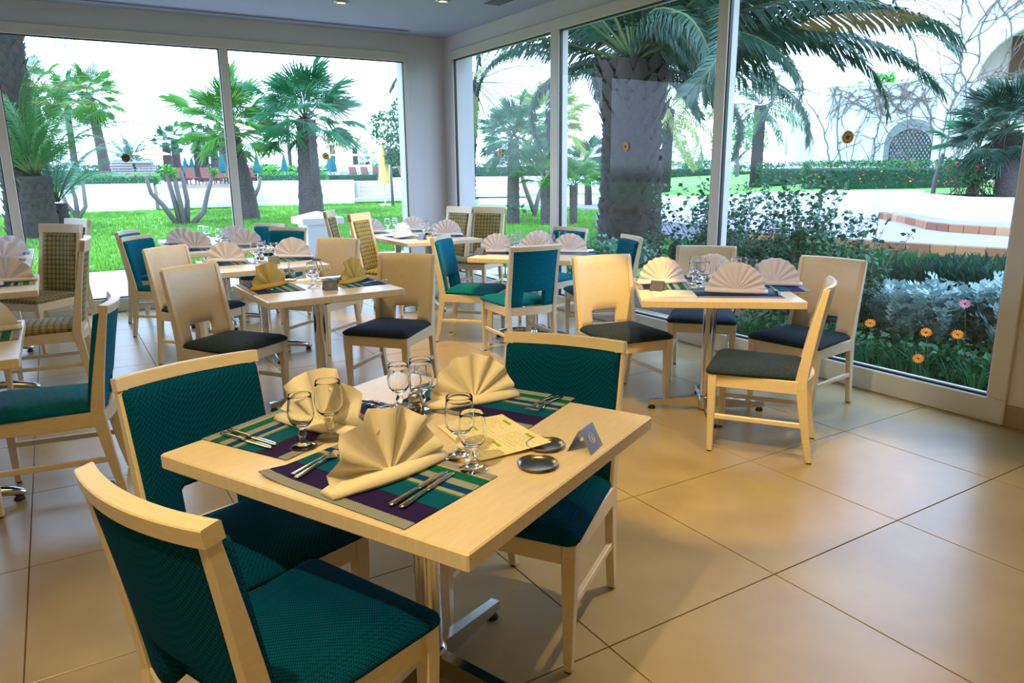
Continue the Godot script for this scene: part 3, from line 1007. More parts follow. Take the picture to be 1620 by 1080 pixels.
func build_tableware() -> void:
	M.goblet_big = goblet(1.16)
	M.goblet_small = goblet(1.04)
	M.dinner_knife = knife_meshes()
	M.dinner_fork = fork_meshes()
	var pm := mat("placemat", Color.WHITE, 0.75)
	pm.metallic_specular = 0.2
	pm.albedo_texture = ImageTexture.create_from_image(mat_image(1))
	var y := TOP
	# --- nearest table
	placemat(Vector3(-1.578, y, -0.586), 23.0, "striped placemat under the nearest cream napkin, its left corner curling", 0.012)
	placemat(Vector3(-2.06, y + 0.0003, -0.56), 119.0, "striped placemat on the left side of the nearest table")
	placemat(Vector3(-1.945, y + 0.0006, -1.095), 29.0, "striped placemat on the far right side of the nearest table")
	make_napkin(Vector3(-1.56, y + 0.003, -0.61), 104.0, 0.158, 5, 176, M.linen_cream, "large cream fan napkin nearest to the camera", 0.022)
	make_napkin(Vector3(-1.985, y + 0.003, -0.58), 30.0, 0.16, 4, 165, M.linen_cream, "cream napkin fan behind two glasses on the left side of the nearest table", 0.024)
	make_napkin(Vector3(-1.955, y + 0.003, -1.06), 84.0, 0.142, 6, 165, M.linen_cream, "pale napkin fan before the far right chair of the nearest table", 0.014)
	for g in [[-1.868, -0.49, false, "wine glass standing farthest left on the nearest table"], [-1.895, -0.575, true, "taller wine glass in front of the left napkin of the nearest table"], [-2.01, -0.831, false, "wine glass left behind the cruet on the nearest table"], [-1.965, -0.885, true, "wine glass right behind the cruet on the nearest table"], [-1.573, -0.811, true, "wine glass behind the frontmost one, over the menu"], [-1.488, -0.801, false, "frontmost wine glass beside the knives"]]:
		glass(g[0], g[1], g[2], g[3], "", 0.0022)
	cruet(Vector3(-1.875, y, -0.825), 330.0, true, "oil and vinegar cruet with wire loop handle on the nearest table")
	cutlery("dinner_knife", Vector2(-2.092, -0.322), Vector2(-1.894, -0.416), "knife on the left placemat, nearer of the pair")
	cutlery("dinner_knife", Vector2(-2.112, -0.345), Vector2(-1.903, -0.436), "knife on the left placemat, farther of the pair")
	cutlery("dinner_knife", Vector2(-1.402, -0.545), Vector2(-1.512, -0.749), "knife on the front placemat, beside the napkin")
	cutlery("dinner_knife", Vector2(-1.379, -0.56), Vector2(-1.492, -0.752), "knife on the front placemat, nearer the glasses")
	cutlery("dinner_fork", Vector2(-1.665, -0.411), Vector2(-1.775, -0.575), "fork left of the nearest cream napkin, lower one")
	cutlery("dinner_fork", Vector2(-1.69, -0.41), Vector2(-1.79, -0.585), "fork left of the nearest cream napkin, upper one")
	cutlery("dinner_fork", Vector2(-1.845, -1.325), Vector2(-1.758, -1.155), "fork lying on the right placemat, right one")
	cutlery("dinner_fork", Vector2(-1.868, -1.315), Vector2(-1.778, -1.145), "fork lying on the right placemat, left one")
	cutlery("dinner_fork", Vector2(-2.2, -0.735), Vector2(-2.03, -0.83), "fork peeping out behind the left napkin, farther one")
	cutlery("dinner_fork", Vector2(-2.19, -0.71), Vector2(-2.02, -0.80), "fork peeping out behind the left napkin, nearer one")
	for d in [[-1.418, -0.945, "shallow round steel dish, nearer one on the nearest table"], [-1.515, -1.035, "shallow round steel dish half under the menu sheet"]]:
		var st := tool(true)
		lathe(st, [[0.001, 0.001], [0.04, 0.001], [0.047, 0.004], [0.05, 0.012], [0.0515, 0.0125], [0.0515, 0.011], [0.0492, 0.0115], [0.0455, 0.0055], [0.039, 0.0035], [0.001, 0.0032]], 40)
		var o := part("steel_dish", done(st), M.dark_steel, self, Transform3D(Basis.IDENTITY, Vector3(d[0], y, d[1])))
		tag(o, d[2], "dish")
	sign_tent(Vector3(-1.452, y, -1.12), 121.0, "folded steel number sign on the nearest table", "3")
	menu(Vector3(-1.66, y + 0.0035, -0.955), -5.0, "cream printed menu sheet on the nearest table", 0.3, 0.21, 0.014)
	# --- other tables: napkin [x, z, yaw, radius, pleats, material, label], mat under it
	var W: Material = M.linen_white
	var Y: Material = M.linen_mustard
	for n in [
		[-4.77, -1.12, 128.0, 0.15, 4, Y, "mustard napkin on the left of its table, before the salt and pepper", 0.0],
		[-4.70, -1.66, 132.0, 0.15, 4, Y, "mustard napkin on the right of its table, behind the number sign", 180.0],
		[-6.37, -1.16, 64.0, 0.155, 6, W, "lilac-white fan napkin left of the table behind the mustard napkins", 0.0],
		[-6.34, -1.70, 62.0, 0.16, 6, W, "lilac-white fan napkin right of the table behind the mustard napkins", 180.0],
		[-8.33, -1.10, 70.0, 0.155, 6, W, "fan napkin on the window table, back left", 0.0],
		[-7.69, -1.13, 70.0, 0.155, 6, W, "fan napkin on the window table, front left", 0.0],
		[-8.28, -1.61, 65.0, 0.155, 6, W, "fan napkin on the window table, back right", 180.0],
		[-7.69, -1.61, 65.0, 0.155, 6, W, "fan napkin on the window table, front right", 180.0],
		[-7.6, -3.28, 120.0, 0.15, 6, W, "sunlit napkin on the far table beside the yellow-lit chair", 0.0],
		[-7.48, -3.76, 60.0, 0.165, 9, W, "fan napkin on the right of the far table by the corner pillar", 180.0],
		[-8.41, -3.22, 65.0, 0.155, 8, W, "fan napkin peeping out right of the yellow-lit plaid chair", 0.0],
		[-8.36, -3.74, 60.0, 0.16, 8, W, "fan napkin on the farthest table before the corner pillar", 180.0],
		[-5.64, -3.33, 58.0, 0.155, 9, W, "fan napkin on the palm-trunk table, left one", 40.0],
		[-5.46, -3.62, 55.0, 0.15, 9, W, "fan napkin on the palm-trunk table, front middle behind the teal chair", 40.0],
		[-5.68, -3.80, 50.0, 0.155, 9, W, "fan napkin on the palm-trunk table, back middle", 220.0],
		[-5.24, -3.84, 50.0, 0.155, 9, W, "fan napkin on the palm-trunk table, right one", 220.0],
		[-3.45, -3.26, 70.0, 0.155, 10, W, "fan napkin on the left end of the four-napkin table", -38.0],
		[-2.93, -3.36, 42.0, 0.165, 11, W, "large fan napkin in front on the four-napkin table", 52.0],
		[-3.0, -3.78, 40.0, 0.155, 9, W, "fan napkin on the right end of the four-napkin table", 142.0],
		[-3.42, -3.68, 42.0, 0.15, 9, W, "fan napkin at the back of the four-napkin table behind the glasses", 232.0],
		[-7.70, 0.42, 80.0, 0.155, 5, W, "fan napkin on the back left-edge table, front right", 0.0],
		[-8.32, 0.40, 80.0, 0.155, 5, W, "fan napkin on the back left-edge table, rear right", 0.0],
		[-7.62, 0.62, 80.0, 0.155, 5, W, "fan napkin on the back left-edge table, cropped by the frame", 0.0],
		[-6.08, 0.33, 80.0, 0.16, 5, W, "fan napkin on the second left-edge table, right one", 0.0],
		[-5.95, 0.52, 80.0, 0.16, 5, W, "fan napkin on the second left-edge table, cropped by the frame", 0.0],
		[-4.13, 0.37, 100.0, 0.16, 4, M.linen_cream, "napkin corner on the closest left-edge table", 0.0],
	]:
		placemat(Vector3(n[0], y + 0.0002, n[1]), n[7], "placemat under the " + str(n[6]).replace(" fan napkin", " napkin").replace("lilac-white ", "").replace(", before the salt and pepper", "").replace(", behind the number sign", ""))
		make_napkin(Vector3(n[0], y + 0.003, n[1]), n[2], n[3], n[4], 172, n[5], n[6], 0.010 if n[4] > 5 else 0.018)
	var clusters := {
		"mustard-napkin table": [[-4.60, -1.35, 1], [-4.86, -1.46, 0]],
		"table behind the mustard napkins": [[-6.115, -1.341, 1], [-6.30, -1.44, 1], [-6.26, -1.53, 0]],
		"window table of the joined pair": [[-8.58, -1.34, 1], [-8.66, -1.40, 0], [-8.02, -1.42, 1], [-8.12, -1.50, 0]],
		"far table by the corner pillar": [[-7.55, -3.50, 1], [-7.66, -3.60, 1], [-7.45, -3.60, 0]],
		"farthest corner table": [[-8.37, -3.41, 1], [-8.32, -3.49, 0], [-8.42, -3.53, 1]],
		"palm-trunk table": [[-5.48, -3.34, 0], [-5.56, -3.46, 1], [-5.66, -3.56, 0], [-5.74, -3.62, 1], [-5.60, -3.66, 0], [-5.33, -3.70, 1], [-5.42, -3.76, 0], [-5.50, -3.95, 1]],
		"four-napkin table": [[-3.28, -3.37, 0], [-3.16, -3.33, 1], [-3.40, -3.50, 1], [-3.32, -3.46, 1], [-3.17, -3.62, 1], [-3.12, -3.58, 0], [-3.08, -3.66, 1], [-3.20, -3.70, 1]],
	}
	var words := ["first", "second", "third", "fourth", "fifth", "sixth", "seventh", "eighth"]
	for k in clusters:
		var order := []
		for g in clusters[k]:
			order.append(g)
		order.sort_custom(func(a, b): return atan2(a[1], a[0]) > atan2(b[1], b[0]))
		for i in order.size():
			var g: Array = order[i]
			glass(g[0], g[1], g[2] == 1, "wine glass, %s from the left among those on the %s" % [words[i], k], "wine glasses on the " + k)
	cruet(Vector3(-5.0, y, -1.31), 60.0, false, "salt and pepper stand with wire handle on the mustard-napkin table")
	cruet(Vector3(-6.24, y, -1.40), 60.0, false, "salt and pepper stand behind the glasses of the table behind the mustard napkins")
	cruet(Vector3(-8.45, y, -1.36), 60.0, false, "salt and pepper stand on the window table, left one")
	cruet(Vector3(-7.93, y, -1.46), 60.0, false, "salt and pepper stand on the window table, right one")
	cruet(Vector3(-7.52, y, -3.545), 60.0, false, "salt and pepper stand on the far table by the corner pillar")
	cruet(Vector3(-3.30, y, -3.60), 130.0, true, "oil and vinegar cruet on the four-napkin table")
	sign_tent(Vector3(-4.45, y, -1.41), 88.0, "folded steel number sign on the mustard-napkin table", "5")
	sign_tent(Vector3(-6.02, y, -1.46), 84.0, "folded number sign on the table behind the mustard napkins")
	sign_tent(Vector3(-7.2, y, -3.32), 22.0, "sunlit folded number sign on the far table by the corner pillar")
	sign_tent(Vector3(-5.58, y, -3.13), 20.0, "folded number sign on the palm-trunk table")
	sign_tent(Vector3(-3.26, y, -3.05), 24.0, "brass-lit folded number sign on the four-napkin table")
	menu(Vector3(-3.1, y + 0.001, -3.07), 52.0, "menu sheet hanging over the front edge of the four-napkin table", 0.3, 0.21, 0.0)
	menu(Vector3(-4.83, y + 0.001, -1.42), 20.0, "cream menu sheet lying between the mustard napkins", 0.26, 0.18, 0.0)
	cutlery("dinner_knife", Vector2(-2.72, -3.50), Vector2(-2.86, -3.62), "knife on the right of the front placemat of the four-napkin table")
	cutlery("dinner_fork", Vector2(-2.70, -3.47), Vector2(-2.83, -3.59), "fork beside the knife on the four-napkin table")
	cutlery("dinner_knife", Vector2(-4.62, -1.10), Vector2(-4.82, -1.02), "knife on the left placemat of the mustard-napkin table")
	cutlery("dinner_fork", Vector2(-4.55, -1.66), Vector2(-4.58, -1.82), "fork on the right placemat of the mustard-napkin table")

func menu(at: Vector3, yaw: float, label: String, w: float, d: float, curl: float) -> void:
	if not M.has("menu_print"):
		var im := Image.create(256, 180, false, Image.FORMAT_RGB8)
		im.fill(rgb(240, 226, 178))
		rng.seed = 5
		for b in [[14, 14], [134, 14], [14, 100], [134, 100]]:
			im.fill_rect(Rect2i(b[0] + 30, b[1], 40, 9), rgb(150, 176, 60))
			for l in 7:
				var len_ := rng.randi_range(60, 104)
				for x in range(0, len_, 3):
					if rng.randf() < 0.8:
						im.fill_rect(Rect2i(b[0] + x, b[1] + 16 + l * 8, 2, 2), rgb(176, 156, 108))
		im.fill_rect(Rect2i(0, 89, 256, 1), rgb(190, 172, 120))
		var m := mat("menu_print", Color.WHITE, 0.7)
		m.albedo_texture = ImageTexture.create_from_image(im)
	var st := tool(true)
	var n := 10
	for i in n:
		for j in n:
			var q := []
			for e in [[0, 0], [1, 0], [1, 1], [0, 1]]:
				var u := float(i + e[0]) / n
				var v := float(j + e[1]) / n
				q.append([Vector3((u - 0.5) * w, curl * pow(clampf((1.3 - v + u - 1.0) / 1.3, 0, 1), 2), (v - 0.5) * d), Vector2(u, v)])
			for side in [[0, 1, 2, 0, 2, 3, 0.0], [0, 2, 1, 0, 3, 2, -0.0004]]:
				for o in 6:
					st.set_uv(q[side[o]][1])
					st.add_vertex(q[side[o]][0] + Vector3(0, side[6], 0))
	var o := part("menu_sheet", done(st), M.menu_print, self, Transform3D(Basis(Vector3.UP, deg_to_rad(yaw)), at))
	tag(o, label, "menu")

# ------------------------------------------------------------------ plants
func pinnate(L: float, pairs: int, leaf: float, droop: float, width := 0.016, hang := 0.35) -> Array:
	# a feather frond along +z that rises and then bends over; returns [rachis, leaflets]
	var pts := []
	var rad := []
	var at := Vector3.ZERO
	var n := 14
	for i in n + 1:
		var s := float(i) / n
		pts.append(at)
		rad.append(lerpf(0.022, 0.004, s) * L / 3.0)
		var a := -droop * s * s
		at += Vector3(0, sin(a), cos(a)) * L / n
	var st := tool(true)
	tube(st, pts, rad, 5)
	var rachis := done(st)
	st = tool(false)
	for i in pairs:
		var s := lerpf(0.14, 1.0, float(i) / (pairs - 1))
		var f := s * n
		var k := mini(int(f), n - 1)
		var p: Vector3 = pts[k].lerp(pts[k + 1], f - k)
		var d: Vector3 = (pts[k + 1] - pts[k]).normalized()
		var up := d.cross(Vector3.RIGHT) * -1.0
		var ll := leaf * (0.35 + 0.65 * sin(clampf(s * 1.15, 0, 1) * PI * 0.86 + 0.3)) * rr(0.88, 1.08)
		for side: float in [-1.0, 1.0]:
			var fw := lerpf(0.75, 1.6, s) + rr(-0.12, 0.12)
			var dir := (Vector3.RIGHT * side + d * fw + up * rr(0.05, 0.4)).normalized()
			var mid := p + dir * ll * 0.5
			var tip := p + (dir + Vector3(0, -hang * rr(0.6, 1.3), 0)).normalized() * ll
			var w := d * width
			T(st, p - w * 0.6, mid - w, mid + w)
			T(st, p - w * 0.6, mid + w, p + w * 0.6)
			T(st, mid - w, tip, mid + w)
	return [rachis, done(st)]

func fan_leaf(petiole: float, R: float, blades: int, spread_deg: float) -> Array:
	var st := tool(true)
	tube(st, [Vector3.ZERO, Vector3(0, 0.03, petiole * 0.5), Vector3(0, 0.0, petiole)], [0.02, 0.013, 0.009], 5)
	var stalk := done(st)
	st = tool(false)
	var o := Vector3(0, 0, petiole)
	for i in blades:
		var a := deg_to_rad(-spread_deg / 2 + spread_deg * i / (blades - 1))
		var da := deg_to_rad(spread_deg / (blades - 1)) * 0.42
		var r := R * (1.0 - 0.28 * pow(absf(a) / deg_to_rad(spread_deg / 2), 2)) * rr(0.9, 1.06)
		var dir := Vector3(sin(a), 0.12 * cos(a) - 0.05, cos(a))
		var l := Vector3(sin(a - da), 0, cos(a - da))
		var q := Vector3(sin(a + da), 0, cos(a + da))
		var fold := Vector3(0, 0.025, 0)
		var mid := o + dir * r * 0.5
		var tip := o + dir * r + Vector3(0, -0.3 * r * rr(0.2, 1.4), 0)
		var ml := o + l * r * 0.4
		var mr := o + q * r * 0.4
		T(st, o, ml, mid + fold)
		T(st, o, mid + fold, mr)
		T(st, ml, tip, mid + fold)
		T(st, mid + fold, tip, mr)
	return [stalk, done(st)]

func trunk_mesh(pts: Array, rads: Array, rough: float, n := 18, steps := 26) -> ArrayMesh:
	# a rough trunk along a polyline
	var st := tool(true)
	var rings := []
	for i in steps + 1:
		var f := float(i) / steps * (pts.size() - 1)
		var k := mini(int(f), pts.size() - 2)
		var c: Vector3 = pts[k].lerp(pts[k + 1], f - k)
		var r: float = lerpf(rads[k], rads[k + 1], f - k)
		var ring := PackedVector3Array()
		var band := 1.0 + rough * 0.35 * (1.0 if i % 2 == 0 else -1.0)
		for j in n:
			var a := TAU * j / n
			var rj := r * band * (1.0 + rr(-rough, rough) * 0.6)
			ring.append(c + Vector3(sin(a) * rj, 0, cos(a) * rj))
		rings.append(ring)
	loft(st, rings)
	return done(st)

func boots(parent: Node, pts: Array, rads: Array, size: float, m: Material, rows: int, per: int) -> void:
	# old leaf bases in spirals round a trunk
	var st := tool(false)
	for i in rows:
		var f := float(i) / rows * (pts.size() - 1)
		var k := mini(int(f), pts.size() - 2)
		var c: Vector3 = pts[k].lerp(pts[k + 1], f - k)
		var r: float = lerpf(rads[k], rads[k + 1], f - k)
		for j in per:
			var a := TAU * (j + 0.5 * (i % 2)) / per + rr(-0.1, 0.1)
			var out := Vector3(sin(a), 0, cos(a))
			var side := Vector3(cos(a), 0, -sin(a))
			var s := size * rr(0.75, 1.2)
			var p := c + out * r * 0.96
			var tip := p + out * s * rr(0.35, 0.6) + Vector3(0, s * rr(0.6, 1.1), 0)
			var b0 := p - side * s * 0.6; var b1 := p + side * s * 0.6
			var b2 := p + Vector3(0, s * 0.7, 0)
			var b3 := p + Vector3(0, -s * 0.4, 0)
			var ta := tip - side * s * 0.22; var tb := tip + side * s * 0.22
			Q(st, b3, b1, tb, tip); Q(st, b3, tip, ta, b0)
			Q(st, b0, ta, tb, b1)
			T(st, ta, tip, tb)
			T(st, b0, b2, b1)
	var o := part("leaf_bases", done(st), m, parent)
	o.set_meta("kind", "stuff")

func crown(t: Node3D, meshes: Array, n: int, at: Vector3, lo: float, hi: float, leaf_m: Material, stalk_m: Material, size := 1.0, twist := 0.5, max_z := 1e9, min_y := -1e9) -> void:
	for i in n:
		var az := i * 2.39996 + rr(-0.2, 0.2)
		var el := deg_to_rad(lerpf(hi, lo, pow(float(i) / maxi(n - 1, 1), 0.9)) + rr(-6, 6))
		var b := Basis(Vector3.UP, az) * Basis(Vector3.RIGHT, -el) * Basis(Vector3.BACK, rr(-twist, twist))
		var pair: Array = meshes[i % meshes.size()]
		var s := size * rr(0.88, 1.1)
		var box_ := Transform3D(b * s, t.position + at) * (pair[1] as ArrayMesh).get_aabb()
		if box_.end.z > max_z or box_.position.y < min_y: continue
		var xf := Transform3D(b.scaled(Vector3.ONE * s), at + b * Vector3(0, 0, 0.06))
		var f := part("frond", pair[1], leaf_m, t, xf)
		part("stalk", pair[0], stalk_m, f)

func fan_palm(at: Vector3, h: float, r0: float, r1: float, lean: Vector3, n: int, size: float, leaf_m: Material, label: String, lo := -40.0, hi := 82.0, group := "") -> Node3D:
	var t := thing("fan_palm", label, "palm tree", at, 0, group)
	var pts := [Vector3(0, -0.1, 0), lean * 0.35 + Vector3(0, h * 0.5, 0), lean + Vector3(0, h, 0)]
	part("trunk", trunk_mesh(pts, [r0, (r0 * 0.45 + r1 * 0.55), r1], 0.06, 14, 24), M.palm_bark, t)
	if n > 16:
		boots(t, [pts[1].lerp(pts[2], 0.35), pts[2]], [r1 * 1.05, r1 * 1.2], r1 * 0.42, M.boot_brown, 7, 9)
	crown(t, M.fan_leaves, n, pts[2], lo, hi, leaf_m, M.rachis, size)
	return t

func date_palm(at: Vector3, h: float, r0: float, r1: float, lean: Vector3, n: int, size: float, leaf_m: Material, label: String, lo := -25.0, hi := 84.0, kind := "feather_fronds", bootsize := 0.12, max_z := 1e9, min_y := -1e9) -> Node3D:
	var t := thing("date_palm", label, "palm tree", at)
	var pts := [Vector3(0, -0.15, 0), lean * 0.4 + Vector3(0, h * 0.5, 0), lean + Vector3(0, h, 0)]
	var rads := [r0, (r0 + r1) * 0.48, r1]
	part("trunk", trunk_mesh(pts, rads, 0.07), M.dark_bark, t)
	if bootsize > 0:
		boots(t, pts, rads, bootsize, M.boot_brown, maxi(4, int(h / (bootsize * 1.1))), maxi(8, int(TAU * r0 / (bootsize * 1.5))))
	crown(t, M[kind], n, pts[2], lo, hi, leaf_m, M.rachis, size, 0.9, max_z, min_y)
	return t

func leaf_mesh(l: float, w: float, cells := 1) -> ArrayMesh:
	var st := tool(false)
	var up := Vector3(0, 0.12 * l, 0)
	Q(st, Vector3.ZERO, Vector3(w, 0, l * 0.45) + up, Vector3(0, -0.1 * l, l), Vector3(0, 0.0, l * 0.45))
	Q(st, Vector3.ZERO, Vector3(0, 0.0, l * 0.45), Vector3(0, -0.1 * l, l), Vector3(-w, 0, l * 0.45) + up)
	return done(st)

func any_basis() -> Basis:
	return Basis(Vector3.UP, rr(0, TAU)) * Basis(Vector3.RIGHT, rr(-1.2, 0.9)) * Basis(Vector3.BACK, rr(-0.8, 0.8))

func shrub(called: String, label: String, at: Vector3, w: float, h: float, d: float, stems: int, leaves: int, leaf: Mesh, leaf_m: Material, top_bias := 1.0) -> Node3D:
	var t := thing(called, label, "shrub", at)
	var st := tool(true)
	var xfs := []
	for i in stems:
		var base := Vector3(rr(-w, w) * 0.3, 0, rr(-d, d) * 0.3)
		var tip := Vector3(rr(-w, w) * 0.5, h * rr(0.55, 1.0), rr(-d, d) * 0.5)
		var mid := base.lerp(tip, 0.5) + Vector3(rr(-0.06, 0.06), h * 0.08, rr(-0.06, 0.06))
		tube(st, [base, mid, tip], [0.008, 0.005, 0.002], 4)
		for k in leaves:
			var f := pow(rr(0.12, 1.0), 1.0 / (1.0 + 0.6 * top_bias))
			var p := base.lerp(mid, f * 2) if f < 0.5 else mid.lerp(tip, f * 2 - 1)
			p += Vector3(rr(-1, 1), rr(-0.6, 1), rr(-1, 1)) * 0.06
			var b := any_basis().scaled(Vector3.ONE * rr(0.7, 1.25))
			xfs.append(Transform3D(b, p))
	part("stems", done(st), M.stem, t).set_meta("kind", "stuff")
	stuff_mesh("leaves", leaf, xfs, leaf_m, t)
	return t

func foliage_block(t: Node3D, size: Vector3, n: int, leaf: Mesh, m: Material, called := "leaves") -> void:
	# leaves on and just under the surface of a clipped hedge
	var xfs := []
	for i in n:
		var p := Vector3(rr(-0.5, 0.5), rr(0, 1), rr(-0.5, 0.5))
		var ax := rng.randi_range(0, 3)
		if ax == 0: p.y = rr(0.85, 1.02)
		elif ax == 1: p.z = 0.5 + rr(-0.08, 0.03)
		elif ax == 2: p.x = (0.5 + rr(-0.03, 0.01)) * (1 if rng.randf() < 0.5 else -1)
		else: p.z = -0.5 + rr(-0.02, 0.08)
		xfs.append(Transform3D(any_basis().scaled(Vector3.ONE * rr(0.7, 1.3)), p * size))
	stuff_mesh(called, leaf, xfs, m, t)

func hedge(at: Vector3, yaw: float, size: Vector3, n: int, m: Material, leaf: Mesh, label: String, flowers := 0) -> Node3D:
	var t := thing("hedge", label, "hedge", at, yaw)
	var core := tool(false)
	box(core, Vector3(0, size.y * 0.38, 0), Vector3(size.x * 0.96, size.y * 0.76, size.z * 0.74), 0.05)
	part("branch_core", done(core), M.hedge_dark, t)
	foliage_block(t, size, n, leaf, m)
	if flowers > 0:
		var st := tool(true)
		lathe(st, [[0.0, 0], [0.022, 0.006], [0.026, 0.014], [0.0, 0.016]], 7)
		var f := done(st)
		for k in 2:
			var xfs := []
			for i in flowers:
				xfs.append(Transform3D(any_basis().scaled(Vector3.ONE * rr(0.6, 1.2)), Vector3(rr(-0.48, 0.48), rr(0.2, 1.03), 0.52) * size))
			stuff_mesh("blossoms", f, xfs, M.flower_red if k == 0 else M.flower_orange, t)
	return t

func pruned_tree(at: Vector3, arms: Array, label: String, tufts := true) -> void:
	var t := thing("pruned_tree", label, "tree", at)
	for a in arms:
		var st := tool(true)
		var pts := []
		var rad := []
		for i in a.size():
			pts.append(a[i])
			rad.append(lerpf(0.085, 0.055, float(i) / (a.size() - 1)))
		tube(st, pts, rad, 8)
		part("branch", done(st), M.branch_grey, t)
	if tufts:
		var xfs := []
		for a in arms:
			if rng.randf() < 0.7:
				for i in 60:
					xfs.append(Transform3D(any_basis().scaled(Vector3.ONE * 1.6), a[-1] + Vector3(rr(-0.1, 0.1), rr(-0.14, 0.12), rr(-0.1, 0.1))))
		if xfs.size() > 0:
			stuff_mesh("leaf_tufts", M.leaf_small, xfs, M.leaf_bright, t)

func leafy_tree(at: Vector3, h: float, blobs: Array, n: int, m: Material, label: String, r := 0.12) -> void:
	var t := thing("leafy_tree", label, "tree", at)
	var st := tool(true)
	tube(st, [Vector3.ZERO, Vector3(0.08, h * 0.5, 0.05), Vector3(0, h, 0)], [r, r * 0.8, r * 0.5], 8)
	for b in blobs:
		tube(st, [Vector3(0.04, h * 0.7, 0.02), (b[0] + Vector3(0, h * 0.7, 0)) * 0.5, b[0]], [r * 0.5, r * 0.3, 0.01], 6)
	part("trunk", done(st), M.branch_grey, t)
	var xfs := []
	for b in blobs:
		for i in n:
			var v := Vector3(rr(-1, 1), rr(-1, 1), rr(-1, 1))
			if v.length() > 1: v = v.normalized() * rr(0.7, 1)
			xfs.append(Transform3D(any_basis().scaled(Vector3.ONE * 2.6), b[0] + v * b[1]))
	stuff_mesh("leaves", M.leaf_small, xfs, m, t)

# ------------------------------------------------------------------ the garden outside
func slab_poly(poly: PackedVector2Array, top: float, thick: float) -> ArrayMesh:
	# polygon in x, z lying flat with its upper side at y = top
	var flip := PackedVector2Array()
	for p in poly:
		flip.append(Vector2(p.x, -p.y))
	if Geometry2D.is_polygon_clockwise(flip):
		flip.reverse()
	var m := extrude(flip, thick)
	var st := SurfaceTool.new()
	st.append_from(m, 0, Transform3D(Basis(Vector3.RIGHT, -PI / 2), Vector3(0, top, 0)))
	return st.commit()

func wall_strip(path: Array, y0: float, y1: float, thick: float) -> ArrayMesh:
	# an upright wall along a path in x, z, thickened to the left of the walking direction
	var l := []
	for i in path.size():
		var d: Vector2 = (path[mini(i + 1, path.size() - 1)] - path[maxi(i - 1, 0)]).normalized()
		l.append(path[i] + Vector2(d.y, -d.x) * thick)
	var poly := PackedVector2Array(path)
	l.reverse()
	poly.append_array(PackedVector2Array(l))
	return slab_poly(poly, y1, y1 - y0)

